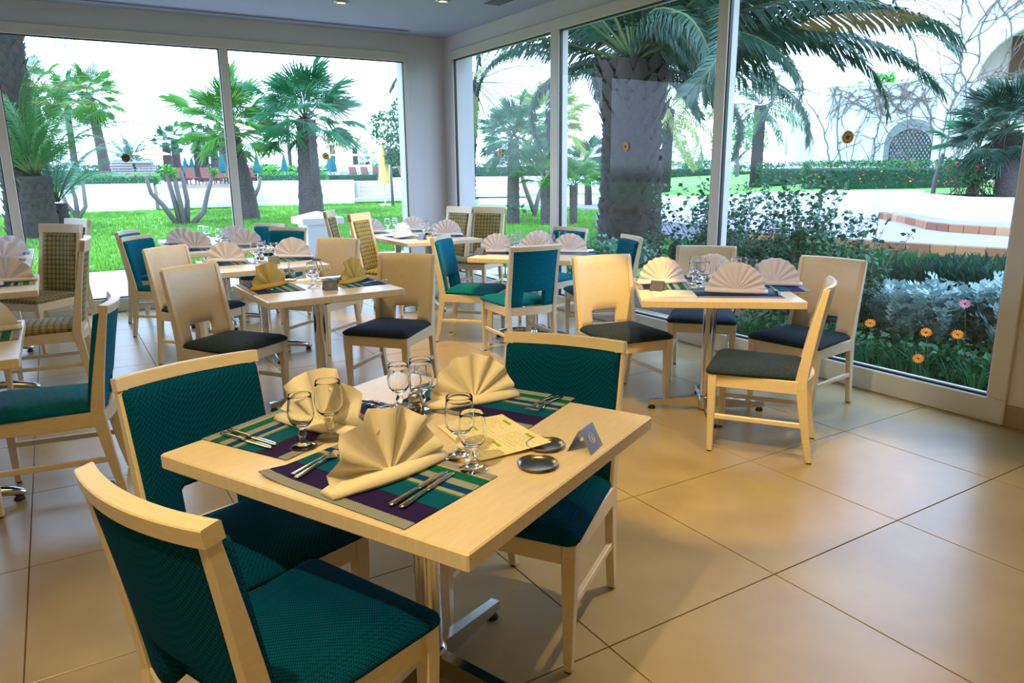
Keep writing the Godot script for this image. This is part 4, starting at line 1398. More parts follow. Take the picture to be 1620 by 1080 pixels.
func build_garden() -> void:
	rng.seed = 99
	M.leaf_small = leaf_mesh(0.07, 0.022)
	M.leaf_round = leaf_mesh(0.05, 0.024)
	M.feather_fronds = [pinnate(3.0, 50, 0.46, 1.2, 0.016), pinnate(3.0, 50, 0.42, 1.7, 0.016), pinnate(3.0, 50, 0.46, 0.8, 0.016)]
	M.big_fronds = [pinnate(4.8, 124, 0.62, 1.7, 0.024, 0.5), pinnate(5.0, 124, 0.64, 2.1, 0.024, 0.6), pinnate(4.6, 120, 0.6, 1.3, 0.024, 0.5), pinnate(3.6, 100, 0.56, 2.3, 0.024, 0.5)]
	M.far_fronds = [pinnate(3.0, 30, 0.6, 1.3, 0.04), pinnate(3.0, 28, 0.6, 1.7, 0.04)]
	M.fan_leaves = [fan_leaf(0.8, 0.9, 26, 210), fan_leaf(1.05, 0.82, 24, 190), fan_leaf(0.7, 0.9, 26, 230)]
	# --- ground
	var ground := struct("lawn", box_mesh(Vector3(-32, -0.58, -20), Vector3(130, 1.0, 140)), M.lawn_soil)
	struct("terrace", box_mesh(Vector3(-11.25, -0.04, 0.0), Vector3(3.9, 0.06, 12.0), 0.01), M.terrace_paving)
	struct("garden_path", slab_poly(PackedVector2Array([Vector2(-29.6, -16.5), Vector2(-26.0, -18.4), Vector2(-20.5, -18.1), Vector2(-17.0, -18.9), Vector2(-12, -19.5), Vector2(-12, -22), Vector2(-20.3, -22), Vector2(-33.0, -29.1), Vector2(-37.6, -26.5), Vector2(-36.5, -20.4)]), -0.05, 0.1), M.pale_paving)
	struct("flower_bed", slab_poly(PackedVector2Array([Vector2(-8.3, -5.0), Vector2(1.0, -5.0), Vector2(1.0, -11.6), Vector2(-9.0, -11.0), Vector2(-7.0, -7.6)]), -0.04, 0.3), M.garden_soil)
	var tuft := tool(false)
	for i in 7:
		var a := TAU * i / 7 + 0.3 * i
		var o := Vector3(sin(a), 0, cos(a)) * 0.025
		var s := Vector3(cos(a), 0, -sin(a)) * 0.006
		var tip := o * 2.6 + Vector3(0, 0.075, 0)
		T(tuft, o - s, o + s, tip)
	var blade := done(tuft)
	for k in 2:
		var xfs := []
		for i in 26000:
			var f := pow(rng.randf(), 1.7)
			var x := lerpf(-13.3, -35.5, f)
			var z := rr(2.5, -15.0)
			if k == 1 and sin(x * 0.9 + z * 0.4) + sin(z * 1.3 - x * 0.3) < 0.4: continue
			xfs.append(Transform3D(Basis(Vector3.UP, rr(0, TAU)).scaled(Vector3.ONE * rr(0.7, 1.5)), Vector3(x, -0.08, z)))
		for i in 9000:
			var x := rr(-8.6, -24.0)
			var z := lerpf(-5.6, -17.5, pow(rng.randf(), 1.3))
			if x > -9.0 and z > -9.0: continue
			xfs.append(Transform3D(Basis(Vector3.UP, rr(0, TAU)).scaled(Vector3.ONE * rr(0.7, 1.4)), Vector3(x, -0.08, z)))
		stuff_mesh("lawn_grass", blade, xfs, M.grass_blade if k == 0 else M.grass_blade_dark, self)
		tag(get_child(-1), "bright green mown grass across the garden" if k == 0 else "darker green patches in the mown grass", "grass")
	# --- pool deck behind a low white wall, with two flights of steps
	var deck := [Vector2(-36.2, 12), Vector2(-36.4, -0.4), Vector2(-36.6, -3.6), Vector2(-38.4, -4.4), Vector2(-38.4, -7.6), Vector2(-37.5, -8.3), Vector2(-36.2, -11.7), Vector2(-35.6, -13.0), Vector2(-38.0, -14.2), Vector2(-39.5, -20.0), Vector2(-43.6, -24.5), Vector2(-41.1, -28.5), Vector2(-60, -60), Vector2(-95, -60), Vector2(-95, 12)]
	struct("pool_deck", slab_poly(PackedVector2Array(deck), 0.98, 1.2), M.deck_paving)
	struct("trim_1", wall_strip([Vector2(-36.15, 12), Vector2(-36.35, -0.4), Vector2(-36.5, -2.4), Vector2(-36.3, -3.9)], -0.2, 1.06, -0.3), M.white_stucco)
	struct("trim_2", wall_strip([Vector2(-37.9, -8.0), Vector2(-37.3, -8.5), Vector2(-36.4, -10.2), Vector2(-35.9, -11.9), Vector2(-35.5, -12.8)], -0.2, 1.08, -0.3), M.white_stucco)
	struct("trim_3", wall_strip([Vector2(-39.3, -20.5), Vector2(-43.4, -24.5), Vector2(-41.1, -28.6), Vector2(-38, -33)], -0.2, 0.98, -0.3), M.white_stucco)
	for f in [[Vector3(-36.0, 0, -6.0), -4.0, 4.0, "wide pale stone steps between the white walls, behind the pruned trunks"], [Vector3(-36.2, 0, -15.2), -14.0, 4.6, "wide pale stone steps right of the curved white wall, beside the corner pillar"], [Vector3(-37.6, 0, -21.5), -30.0, 5.0, "wide pale stone steps seen past the small fan palm through the right window"]]:
		var t := thing("garden_steps", f[3], "steps", f[0], 90.0 + f[1])
		for i in 5:
			part("step", box_mesh(Vector3(0, 0.1 + 0.1 * i, 1.2 - 0.48 * i), Vector3(f[2], 0.2 + 0.2 * i, 0.5), 0.015), M.step_stone, t)
	var bollard := thing("garden_pillar", "white masonry pillar with pyramid cap just outside the left window", "pillar", Vector3(-9.98, -0.01, -3.05))
	part("shaft", box_mesh(Vector3(0, 0.42, 0), Vector3(0.42, 0.84, 0.42), 0.008), M.white_stucco, bollard)
	var st := tool(false)
	loft(st, [rect(Vector3(0, 0.82, 0), 0.56, 0.56), rect(Vector3(0, 0.9, 0), 0.56, 0.56), rect(Vector3(0, 0.98, 0), 0.04, 0.04)])
	part("cap", done(st), M.white_stucco, bollard)
	# --- trees seen through the left window
	date_palm(Vector3(-22.4, 0, 0.62), 6.3, 0.46, 0.36, Vector3(0.1, 0, -0.25), 26, 0.9, M.frond_green, "tall date palm whose trunk leaves the frame at the left edge", -50, 80, "feather_fronds", 0.16)
	date_palm(Vector3(-21.6, 0, 0.32), 1.45, 0.42, 0.34, Vector3(0, 0, -0.05), 30, 0.98, M.frond_green, "young date palm with upright green fronds at the left edge", 34, 86, "feather_fronds", 0.14)
	date_palm(Vector3(-22.8, 0, -0.12), 0.75, 0.27, 0.2, Vector3.ZERO, 24, 0.72, M.frond_blue, "small date palm right of the young one at the left edge", 42, 82, "feather_fronds", 0.1)
	date_palm(Vector3(-49.8, 0.98, -4.3), 1.1, 0.3, 0.3, Vector3.ZERO, 34, 0.66, M.frond_blue, "round blue-green date palm behind the white stack on the pool deck", -10, 86, "far_fronds", 0.0)
	fan_palm(Vector3(-44.9, 0.98, -2.65), 4.4, 0.3, 0.2, Vector3(0, 0, 0.35), 34, 1.0, M.fan_bright, "tall fan palm with a shaggy crown left of the sunshade", -75, 80)
	fan_palm(Vector3(-40.0, 0.98, 0.05), 4.3, 0.2, 0.16, Vector3.ZERO, 24, 0.85, M.fan_bright, "tall fan palm behind the young date palm at the left edge", -60, 80)
	fan_palm(Vector3(-50.0, 0.98, -1.4), 4.6, 0.2, 0.16, Vector3.ZERO, 24, 0.95, M.fan_green, "fan palm between the left-edge palms and the shaggy one", -60, 80)
	fan_palm(Vector3(-25.9, 0, -5.62), 2.85, 0.36, 0.22, Vector3(0, 0, 0.38), 30, 1.12, M.fan_bright, "leaning fan palm half hidden behind the window mullion", -35, 84)
	fan_palm(Vector3(-23.97, 0, -7.15), 3.1, 0.42, 0.28, Vector3(0, 0, -0.02), 32, 1.12, M.fan_green, "large fan palm with a thick banded trunk in the left window", -28, 84)
	fan_palm(Vector3(-57.9, 0.98, -15.9), 4.4, 0.16, 0.12, Vector3(0, 0, 0), 14, 0.62, M.fan_bright, "very thin tall fan palm far off, left of the large one", -60, 80)
	var far := [[-49.6, -6.28, 2.3, 0.62], [-51.5, -7.02, 2.6, 0.6], [-47.4, -7.7, 2.2, 0.66], [-47.3, -7.95, 1.75, 0.5], [-51.2, -9.26, 2.4, 0.75], [-45.2, -8.62, 2.3, 0.7], [-46.3, -8.9, 1.4, 0.6]]
	var fl := ["far fan palm right of the sunshade, shorter stout trunk", "far fan palm right of the sunshade, taller of the close two", "far fan palm in the middle of the left pane, tallest", "far fan palm with double trunk left of the pane's middle", "far fan palm just left of the window mullion, back one", "far fan palm just left of the window mullion, front one", "low far fan palm behind the red-brown loungers"]
	for i in far.size():
		fan_palm(Vector3(far[i][0], 0.98, far[i][1]), far[i][2], 0.34, 0.2, Vector3(0, 0, rr(-0.1, 0.1)), 16, far[i][3], M.fan_green if i % 2 == 0 else M.fan_bright, fl[i], -40, 80)
	for d in [[-51.7, -18.85, 2.2, 0.5, "frond_yellow", "pale feathery palm right of the large fan palm's trunk"], [-55.0, -18.3, 2.4, 0.55, "dead_frond", "bare brownish date palm right of the large fan palm's trunk"], [-56.0, -21.4, 1.2, 0.62, "frond_blue", "low blue-green date palm behind the pool bar"]]:
		date_palm(Vector3(d[0], 0.98, d[1]), d[2], 0.2, 0.18, Vector3.ZERO, 22, d[3], M[d[4]], d[5], -20, 80, "far_fronds", 0.0)
	pruned_tree(Vector3(-24.8, -0.05, -3.3), [[Vector3(0, 0, 0.1), Vector3(0.1, 0.6, 0.45), Vector3(0, 0.95, 0.72), Vector3(0, 1.45, 0.82)], [Vector3(0, 0, 0), Vector3(0, 0.8, 0.12), Vector3(0, 1.62, 0.26)], [Vector3(0.1, 0, -0.1), Vector3(0.1, 0.8, -0.02), Vector3(0, 1.55, 0.05)], [Vector3(-0.1, 0, -0.2), Vector3(0, 0.7, -0.26), Vector3(0, 1.6, -0.18)], [Vector3(0, 0, -0.35), Vector3(0, 0.35, -0.7), Vector3(0, 0.9, -0.86), Vector3(0, 1.55, -1.1)]], "pruned tree with five thick grey stumps and green tufts on the lawn")
	pruned_tree(Vector3(-30.5, -0.05, -0.72), [[Vector3(0, 0, 0), Vector3(0, 0.5, 0.3), Vector3(0, 1.1, 0.42)], [Vector3(0, 0, 0), Vector3(0, 0.7, 0.0), Vector3(0, 1.25, 0.08)], [Vector3(0, 0, 0), Vector3(0, 0.4, -0.28), Vector3(0, 1.3, -0.3)]], "bare grey pruned tree beside the small date palm", false)
	pruned_tree(Vector3(-31.5, -0.05, -7.1), [[Vector3(0, 0, 0), Vector3(0, 0.6, 0), Vector3(0, 0.9, 0.25), Vector3(0, 1.2, 0.5)], [Vector3(0, 0.6, 0), Vector3(0, 0.95, -0.2), Vector3(0, 1.35, -0.3)]], "small forked bare tree before the white wall, right of the mullion", false)
	leafy_tree(Vector3(-31.4, -0.05, -13.1), 2.6, [[Vector3(0, 3.4, 0.2), 0.8], [Vector3(-0.3, 2.6, -0.6), 0.8], [Vector3(0.2, 4.1, -0.7), 0.7], [Vector3(0, 2.1, -0.2), 0.4], [Vector3(0, 3.2, -1.4), 1.0]], 520, M.tree_green, "slender leafy tree beside the yellow sunshade, before the corner pillar", 0.07)
	# --- pool furniture
	var hut := thing("lounger_stack", "pile of white stacked sunbed mattresses on the pool deck", "stack", Vector3(-39.9, 0.98, -3.5), 90.0)
	for i in 9:
		for k in 2:
			part("mattress", box_mesh(Vector3((0.47 if k == 0 else -0.47) + rr(-0.05, 0.05), 0.06 + 0.118 * i, rr(-0.06, 0.06)), Vector3(0.9, 0.1, 1.2), 0.035), M.mattress_cloth, hut)
	sunshade(Vector3(-41.2, 0.98, -4.5), 1.62, 0.85, true, M.umbrella_yellow, "open yellow sunshade above the white mattress stack")
	for u in [[-37.35, -7.05, "closed teal sunshade left of the mullion, above the red-brown loungers"], [-38.97, -9.02, "closed teal sunshade between mullion and large fan palm, left one"], [-40.6, -10.82, "closed teal sunshade just left of the large fan palm's trunk"], [-39.85, -13.25, "closed teal sunshade just right of the large fan palm's trunk"], [-42.5, -13.9, "far closed teal sunshade right of the large fan palm"], [-47.0, -6.85, "far closed teal sunshade left of the pruned stumps, left one"], [-47.0, -7.2, "far closed teal sunshade left of the pruned stumps, right one"]]:
		sunshade(Vector3(u[0], 0.98, u[1]), 1.35, 0.2, false, M.umbrella_teal, u[2])
	sunshade(Vector3(-31.9, -0.05, -12.95), 2.75, 0.28, false, M.umbrella_yellow, "closed yellow sunshade near the corner pillar")
	for l in [[-37.0, -5.05, "red-brown wooden sun lounger on the deck, first from the left"], [-37.0, -5.6, "red-brown wooden sun lounger on the deck, second from the left"], [-36.9, -6.25, "red-brown wooden sun lounger above the steps, left of three"], [-36.9, -6.85, "red-brown wooden sun lounger above the steps, middle of three"], [-36.9, -7.35, "red-brown wooden sun lounger beside the mullion"], [-38.6, -8.6, "red-brown wooden sun lounger right of the mullion"], [-39.4, -14.3, "red-brown wooden sun lounger left of the yellow closed sunshade, first"], [-39.2, -14.9, "red-brown wooden sun lounger left of the yellow closed sunshade, second"], [-38.9, -15.5, "red-brown wooden sun lounger behind the yellow closed sunshade"], [-38.4, -16.8, "red-brown wooden sun lounger beside the corner pillar"]]:
		var t := thing("sun_lounger", l[2], "sun lounger", Vector3(l[0], 0.98, l[1]), 90, "red-brown loungers on the pool deck")
		part("frame", box_mesh(Vector3(0, 0.28, 0.35), Vector3(0.42, 0.06, 1.1), 0.01), M.deck_wood, t)
		st = tool(false)
		box(st, Vector3(0, 0.5, -0.32), Vector3(0.42, 0.55, 0.05), 0.01, Basis(Vector3.RIGHT, -0.5))
		part("backrest", done(st), M.deck_wood, t)
		for q in [[-0.18, -0.1], [0.18, -0.1], [-0.18, 0.8], [0.18, 0.8]]:
			part("leg", box_mesh(Vector3(q[0], 0.13, q[1]), Vector3(0.05, 0.26, 0.05), 0.005), M.deck_wood, t)
	var bar := thing("pool_bar", "low white pool bar far off between the fan palm and the corner pillar", "building", Vector3(-45.5, 0.98, -16.2), 90)
	part("counter", box_mesh(Vector3(0, 0.45, 0), Vector3(2.6, 0.9, 0.8), 0.02), M.white_stucco, bar)
	part("roof", box_mesh(Vector3(0.4, 1.5, 0), Vector3(4.4, 0.1, 1.6), 0.02), M.white_stucco, bar)
	for x in [-1.6, -0.2, 1.2, 2.4]:
		part("post", box_mesh(Vector3(x, 0.75, 0.6), Vector3(0.08, 1.5, 0.08)), M.white_stucco, bar)
	hedge(Vector3(-37.6, 0.98, -2.6), 90, Vector3(3.4, 0.5, 0.6), 1500, M.leaf_bright, M.leaf_small, "low hedge along the deck below the white mattress stack")
	hedge(Vector3(-39.0, 0.98, -10.0), 74, Vector3(5.0, 0.5, 0.6), 1900, M.leaf_bright, M.leaf_small, "low hedge on the white wall behind the large fan palm's trunk")
	hedge(Vector3(-38.6, 0.98, -13.8), 62, Vector3(2.8, 0.45, 0.6), 1100, M.leaf_green, M.leaf_small, "low hedge at the end of the curved white wall")
	hedge(Vector3(-60, 0.9, -4.0), 90, Vector3(22, 1.1, 2.0), 5000, M.leaf_green, leaf_mesh(0.2, 0.08), "far dark hedge behind the pool deck, left")
	hedge(Vector3(-57, 0.9, -16.5), 74, Vector3(13, 0.95, 2.0), 3500, M.leaf_bright, leaf_mesh(0.2, 0.08), "far bright hedge behind the closed sunshades")
	hedge(Vector3(-52, 0.9, -31), 55, Vector3(22, 1.1, 2.0), 4000, M.leaf_green, leaf_mesh(0.2, 0.08), "far hedge behind the right-hand lawn, left part")
	# --- seen through the right window
	fan_palm(Vector3(-18.2, 0, -11.3), 2.35, 0.19, 0.15, Vector3(0, 0, -0.05), 40, 0.68, M.fan_green, "dense round fan palm with slim trunk in the first right-hand pane", -55, 80)
	fan_palm(Vector3(-17.5, 0, -11.95), 1.15, 0.14, 0.14, Vector3.ZERO, 16, 0.62, M.fan_bright, "small young fan palm left of the right window's first mullion", 5, 80)
	fan_palm(Vector3(-16.9, 0, -12.5), 1.05, 0.11, 0.12, Vector3.ZERO, 16, 0.55, M.fan_bright, "small young fan palm right of the right window's first mullion", -5, 75)
	fan_palm(Vector3(-26.2, 0, -20.2), 1.6, 0.17, 0.14, Vector3(0, 0, 0.1), 26, 0.85, M.fan_green, "fan palm behind the small one, left of the thick trunk", -30, 80)
	fan_palm(Vector3(-25.2, 0, -20.6), 1.3, 0.15, 0.13, Vector3(-0.3, 0, -0.4), 18, 0.6, M.fan_green, "leaning dark fan palm just left of the thick trunk", -30, 80)
	pruned_tree(Vector3(-20.6, -0.05, -13.6), [[Vector3(0, 0, 0), Vector3(0, 0.7, -0.2), Vector3(0, 1.5, -0.55)], [Vector3(0, 0.2, 0), Vector3(0, 1.0, 0.35), Vector3(0, 1.5, 0.5)]], "forked bare stump behind the dense round fan palm", false)
	fan_palm(Vector3(-24.7, 0, -17.0), 3.3, 0.26, 0.2, Vector3.ZERO, 26, 1.1, M.frond_yellow, "yellowish tall fan palm behind the right window's first mullion", -50, 80)
	date_palm(Vector3(-19.9, 0, -10.7), 4.0, 0.22, 0.2, Vector3(0, 0, -0.3), 26, 0.85, M.frond_yellow, "yellowed date palm hanging over the first right-hand pane", -55, 70, "feather_fronds", 0.12)
	date_palm(Vector3(-9.5, 0, -8.2), 3.15, 0.55, 0.46, Vector3(0.0, 0, 0), 120, 1.0, M.frond_dark, "huge date palm with a thick dark trunk right outside the right window", -12, 86, "big_fronds", 0.13, -4.98, 1.1)
	var big: Node3D = get_child(-1)
	boots(big, [Vector3(0, 2.3, 0), Vector3(0, 3.2, 0)], [0.5, 0.56], 0.22, M.boot_brown, 6, 11)
	date_palm(Vector3(-21.85, 0, -20.6), 3.7, 0.24, 0.2, Vector3(0, 0, -0.1), 26, 0.9, M.frond_yellow, "tall pale date palm with smooth grey trunk right of the thick trunk", -50, 75, "far_fronds", 0.0)
	date_palm(Vector3(-17.4, 0.3, -20.6), 3.2, 0.22, 0.19, Vector3(0, 0, 0), 20, 0.7, M.frond_green, "slim palm behind the drooping fronds right of the last mullion", -45, 75, "far_fronds", 0.0)
	leafy_tree(Vector3(-26.5, 0.2, -29.9), 2.4, [[Vector3(0, 3.0, 0), 0.9], [Vector3(0.6, 2.6, -0.6), 0.7], [Vector3(-0.5, 2.5, 0.5), 0.7]], 300, M.leaf_bright, "bright small tree far right of the last mullion")
	for d in [[-42.6, -42.3, 1.4, "far palm above the right-hand lawn, left of three"], [-41.7, -43.2, 1.0, "far palm above the right-hand lawn, middle of three"], [-39.8, -44.9, 1.2, "far palm above the right-hand lawn, right of three"]]:
		date_palm(Vector3(d[0], 0.5, d[1]), d[2], 0.2, 0.18, Vector3.ZERO, 18, 0.62, M.frond_blue, d[3], -20, 80, "far_fronds", 0.0)
	hedge(Vector3(-32.0, 0.3, -31.6), 46, Vector3(4.2, 1.5, 1.6), 1600, M.leaf_green, leaf_mesh(0.16, 0.06), "dense clipped hedge on the lawn right of the tall pale palm")
	hedge(Vector3(-26, 0.3, -36), 46, Vector3(9, 1.3, 1.6), 2200, M.leaf_green, leaf_mesh(0.16, 0.06), "far hedge behind the lawn right of the last mullion")
	# raised lawn inside a curved white wall
	var lawn_front := [[-24.0, -20.9, 0.42], [-19.0, -18.3, 0.5], [-15.2, -16.2, 0.62], [-13.0, -15.7, 0.8], [-11.4, -15.9, 0.86], [-10.2, -16.7, 0.88], [-9.4, -16.6, 0.9], [-6.0, -17.6, 0.9], [0.0, -18.0, 0.9]]
	var lawn_back := [[-46.0, -44.0], [-36.0, -42.0], [-26.0, -40.0], [-22.0, -38.0], [-20.0, -36.0], [-16.0, -36.0], [-12.0, -36.0], [-4.0, -36.0], [2.0, -36.0]]
	var rise := []
	for i in lawn_front.size():
		var f: Array = lawn_front[i]
		var row := []
		for k in 6:
			var g: Array = lawn_back[i]
			row.append(Vector3(lerpf(f[0], g[0], k / 5.0), lerpf(f[2], 1.35 if i < 4 else 1.1, pow(k / 5.0, 0.7)), lerpf(f[1], g[1], k / 5.0)))
		rise.append(row)
	rise.reverse()
	var hill := tool(true)
	sheet(hill, rise)
	struct("raised_lawn", done(hill), M.lawn_soil)
	var low_wall := tool(false)
	for i in 6:
		var p: Array = lawn_front[i]; var q: Array = lawn_front[i + 1]
		var n := Vector2(p[1] - q[1], q[0] - p[0]).normalized() * 0.15
		var ring := func(v: Array) -> PackedVector3Array:
			return PackedVector3Array([Vector3(v[0] - n.x, -0.1, v[1] - n.y), Vector3(v[0] - n.x, v[2] + 0.06, v[1] - n.y), Vector3(v[0] + n.x, v[2] + 0.06, v[1] + n.y), Vector3(v[0] + n.x, -0.1, v[1] + n.y)])
		loft(low_wall, [ring.call(p), ring.call(q)])
	struct("trim_4", done(low_wall), M.white_stucco)
	struct("terrace_upper", slab_poly(PackedVector2Array([Vector2(-10.3, -16.6), Vector2(-9.11, -15.57), Vector2(-7.87, -14.31), Vector2(-7.3, -14.0), Vector2(-6.48, -13.95), Vector2(-3, -14.2), Vector2(0, -14.6), Vector2(0, -18), Vector2(-10.3, -18)]), 0.45, 0.5), M.pale_paving)
	struct("terrace_lower", slab_poly(PackedVector2Array([Vector2(-16, -12.6), Vector2(-9.5, -11.3), Vector2(-7.65, -11.45), Vector2(-7.02, -11.5), Vector2(-5.99, -11.75), Vector2(-5.2, -11.95), Vector2(0, -12.6), Vector2(0, -18), Vector2(-16, -18)]), 0.3, 0.5), M.pale_paving)
	riser("terrace_step", [Vector2(-10.25, -16.5), Vector2(-9.11, -15.55), Vector2(-7.87, -14.29), Vector2(-7.3, -13.98), Vector2(-6.48, -13.93), Vector2(-3, -14.18)], 0.29, 0.44, 0.27)
	riser("terrace_step", [Vector2(-9.6, -11.28), Vector2(-7.65, -11.43), Vector2(-7.02, -11.48), Vector2(-5.99, -11.73), Vector2(-5.2, -11.93), Vector2(-2, -12.35)], 0.02, 0.29, 0.34)
	var planter := thing("planter", "white masonry planter box on the terrace at the right edge", "planter", Vector3(0, 0, 0))
	part("planter_wall", wall_strip([Vector2(-10.0, -17.0), Vector2(-9.0, -16.0), Vector2(-7.62, -14.85), Vector2(-6.6, -15.05), Vector2(-4.5, -15.5)], 0.45, 0.9, 0.25), M.white_stucco, planter)
	part("planter_soil", slab_poly(PackedVector2Array([Vector2(-9.9, -17.0), Vector2(-7.6, -15.0), Vector2(-4.6, -15.6), Vector2(-5, -19), Vector2(-9.9, -18)]), 0.84, 0.3), M.garden_soil, planter)
	var s1 := shrub("rose_shrub", "dark shrub with red blossoms in the white planter", Vector3(-7.95, 0.84, -15.85), 1.3, 0.85, 1.0, 60, 26, M.leaf_small, M.leaf_green)
	blossoms(s1, 16, Vector3(0.6, 0.75, 0.5), M.flower_red)
	fan_palm(Vector3(-7.3, 0.84, -16.0), 1.3, 0.24, 0.22, Vector3(-0.16, 0, 0.08), 44, 0.62, M.frond_dark, "dark bushy fan palm in the white planter at the right edge", -50, 80)
	fan_palm(Vector3(-8.5, 0.84, -17.0), 0.95, 0.1, 0.12, Vector3.ZERO, 14, 0.6, M.fan_green, "small fan palm between lattice arch and white planter", 10, 75)
	st = tool(true)
	tube(st, [Vector3(0, 0, 0), Vector3(0.05, 0.4, 0.05), Vector3(0.1, 0.9, -0.05)], [0.05, 0.045, 0.04], 7)
	tag(part("bare_trunk", done(st), M.branch_grey, self, Transform3D(Basis.IDENTITY, Vector3(-8.9, 0.84, -16.2))), "leaning bare grey trunk left of the red-flowered shrub", "tree")
	hedge(Vector3(-11.7, 0.88, -18.9), 34, Vector3(4.0, 0.74, 0.8), 4200, M.leaf_green, M.leaf_small, "flowering hedge below the lattice arch on the raised lawn", 34)
	hedge(Vector3(-15.0, 0.9, -21.4), 28, Vector3(4.6, 0.72, 0.8), 2600, M.leaf_green, M.leaf_small, "flowering hedge farther left behind the raised lawn", 30)
	buildings()
	beds()

func blossoms(t: Node3D, n: int, half: Vector3, m: Material) -> void:
	var st := tool(true)
	lathe(st, [[0.0, 0], [0.03, 0.012], [0.035, 0.03], [0.0, 0.028]], 7)
	var f := done(st)
	var xfs := []
	for i in n:
		xfs.append(Transform3D(any_basis(), Vector3(rr(-1, 1) * half.x, rr(0.35, 1.05) * half.y, rr(-0.2, 1) * half.z)))
	stuff_mesh("blossoms", f, xfs, m, t)

func sunshade(at: Vector3, h: float, r: float, open: bool, m: Material, label: String) -> void:
	var t := thing("sunshade", label, "sunshade", at, 0, "sunshades on the pool deck")
	var st := tool(true)
	lathe(st, [[0.03, 0], [0.03, h * 0.96]], 8)
	part("pole", done(st), M.white_plastic, t)
	st = tool(true)
	lathe(st, [[0.25, 0.0], [0.25, 0.06], [0.04, 0.08]], 12)
	part("base", done(st), M.white_plastic, t)
	st = tool(false)
	if open:
		lathe(st, [[r, h * 0.86], [r, h * 0.9], [r * 0.45, h * 0.985], [0.25, h * 1.02], [0.25, h * 1.05], [0.02, h * 1.1]], 8)
	else:
		lathe(st, [[r * 0.9, h * 0.36], [r, h * 0.42], [r * 0.8, h * 0.65], [r * 0.45, h * 0.88], [0.03, h * 1.02]], 9)
	part("canopy", done(st), m, t)

func riser(called: String, path: Array, y0: float, y1: float, w: float) -> void:
	var t := Node3D.new()
	t.name = numbered(called)
	add_child(t)
	t.set_meta("kind", "structure")
	for i in path.size() - 1:
		var a: Vector2 = path[i]; var b: Vector2 = path[i + 1]
		var n := maxi(1, int(round(a.distance_to(b) / w)))
		for k in n:
			var c := a.lerp(b, (k + 0.5) / n)
			var d := (b - a).normalized()
			var m: Material = [M.terracotta_a, M.terracotta_b, M.terracotta_c][rng.randi_range(0, 2)]
			part("tile", box_mesh(Vector3.ZERO, Vector3(a.distance_to(b) / n - 0.012, y1 - y0, 0.05), 0.004), m, t, Transform3D(Basis(Vector3.UP, -d.angle()), Vector3(c.x, (y0 + y1) / 2, c.y)))

func arch_poly(w: float, h: float, cx: float, aw: float, ah: float, y0 := 0.0) -> PackedVector2Array:
	# a wall w by h with a round-headed opening from y0 up
	var p := PackedVector2Array([Vector2(0, 0), Vector2(0, 0)])
	p = PackedVector2Array([Vector2(cx - aw, y0)])
	for i in 17:
		var a := PI - PI * i / 16
		p.append(Vector2(cx + cos(a) * aw, ah - aw + sin(a) * aw))
	p.append(Vector2(cx + aw, y0))
	p.append_array(PackedVector2Array([Vector2(w, y0), Vector2(w, h), Vector2(0, h), Vector2(0, y0)]))
	p.reverse()
	return p

func vine(t: Node3D, start: Vector3, dir: Vector2, n: int, step: float, r: float, depth := 0) -> void:
	var st := tool(true)
	var p := start
	var pts := [p]
	var d := dir
	for i in n:
		d = d.rotated(rr(-0.5, 0.5))
		d = (d + dir * 0.25).normalized()
		p += Vector3(d.x, d.y, 0) * step
		pts.append(p + Vector3(0, 0, rr(-0.01, 0.03)))
		if depth < 2 and rng.randf() < 0.24:
			vine(t, p, d.rotated(rr(0.5, 1.2) * (1 if rng.randf() < 0.5 else -1)), int(n * 0.55), step * 0.85, r * 0.6, depth + 1)
	tube(st, pts, [r, r * 0.5], 5)
	part("stem", done(st), M.vine_bark, t)

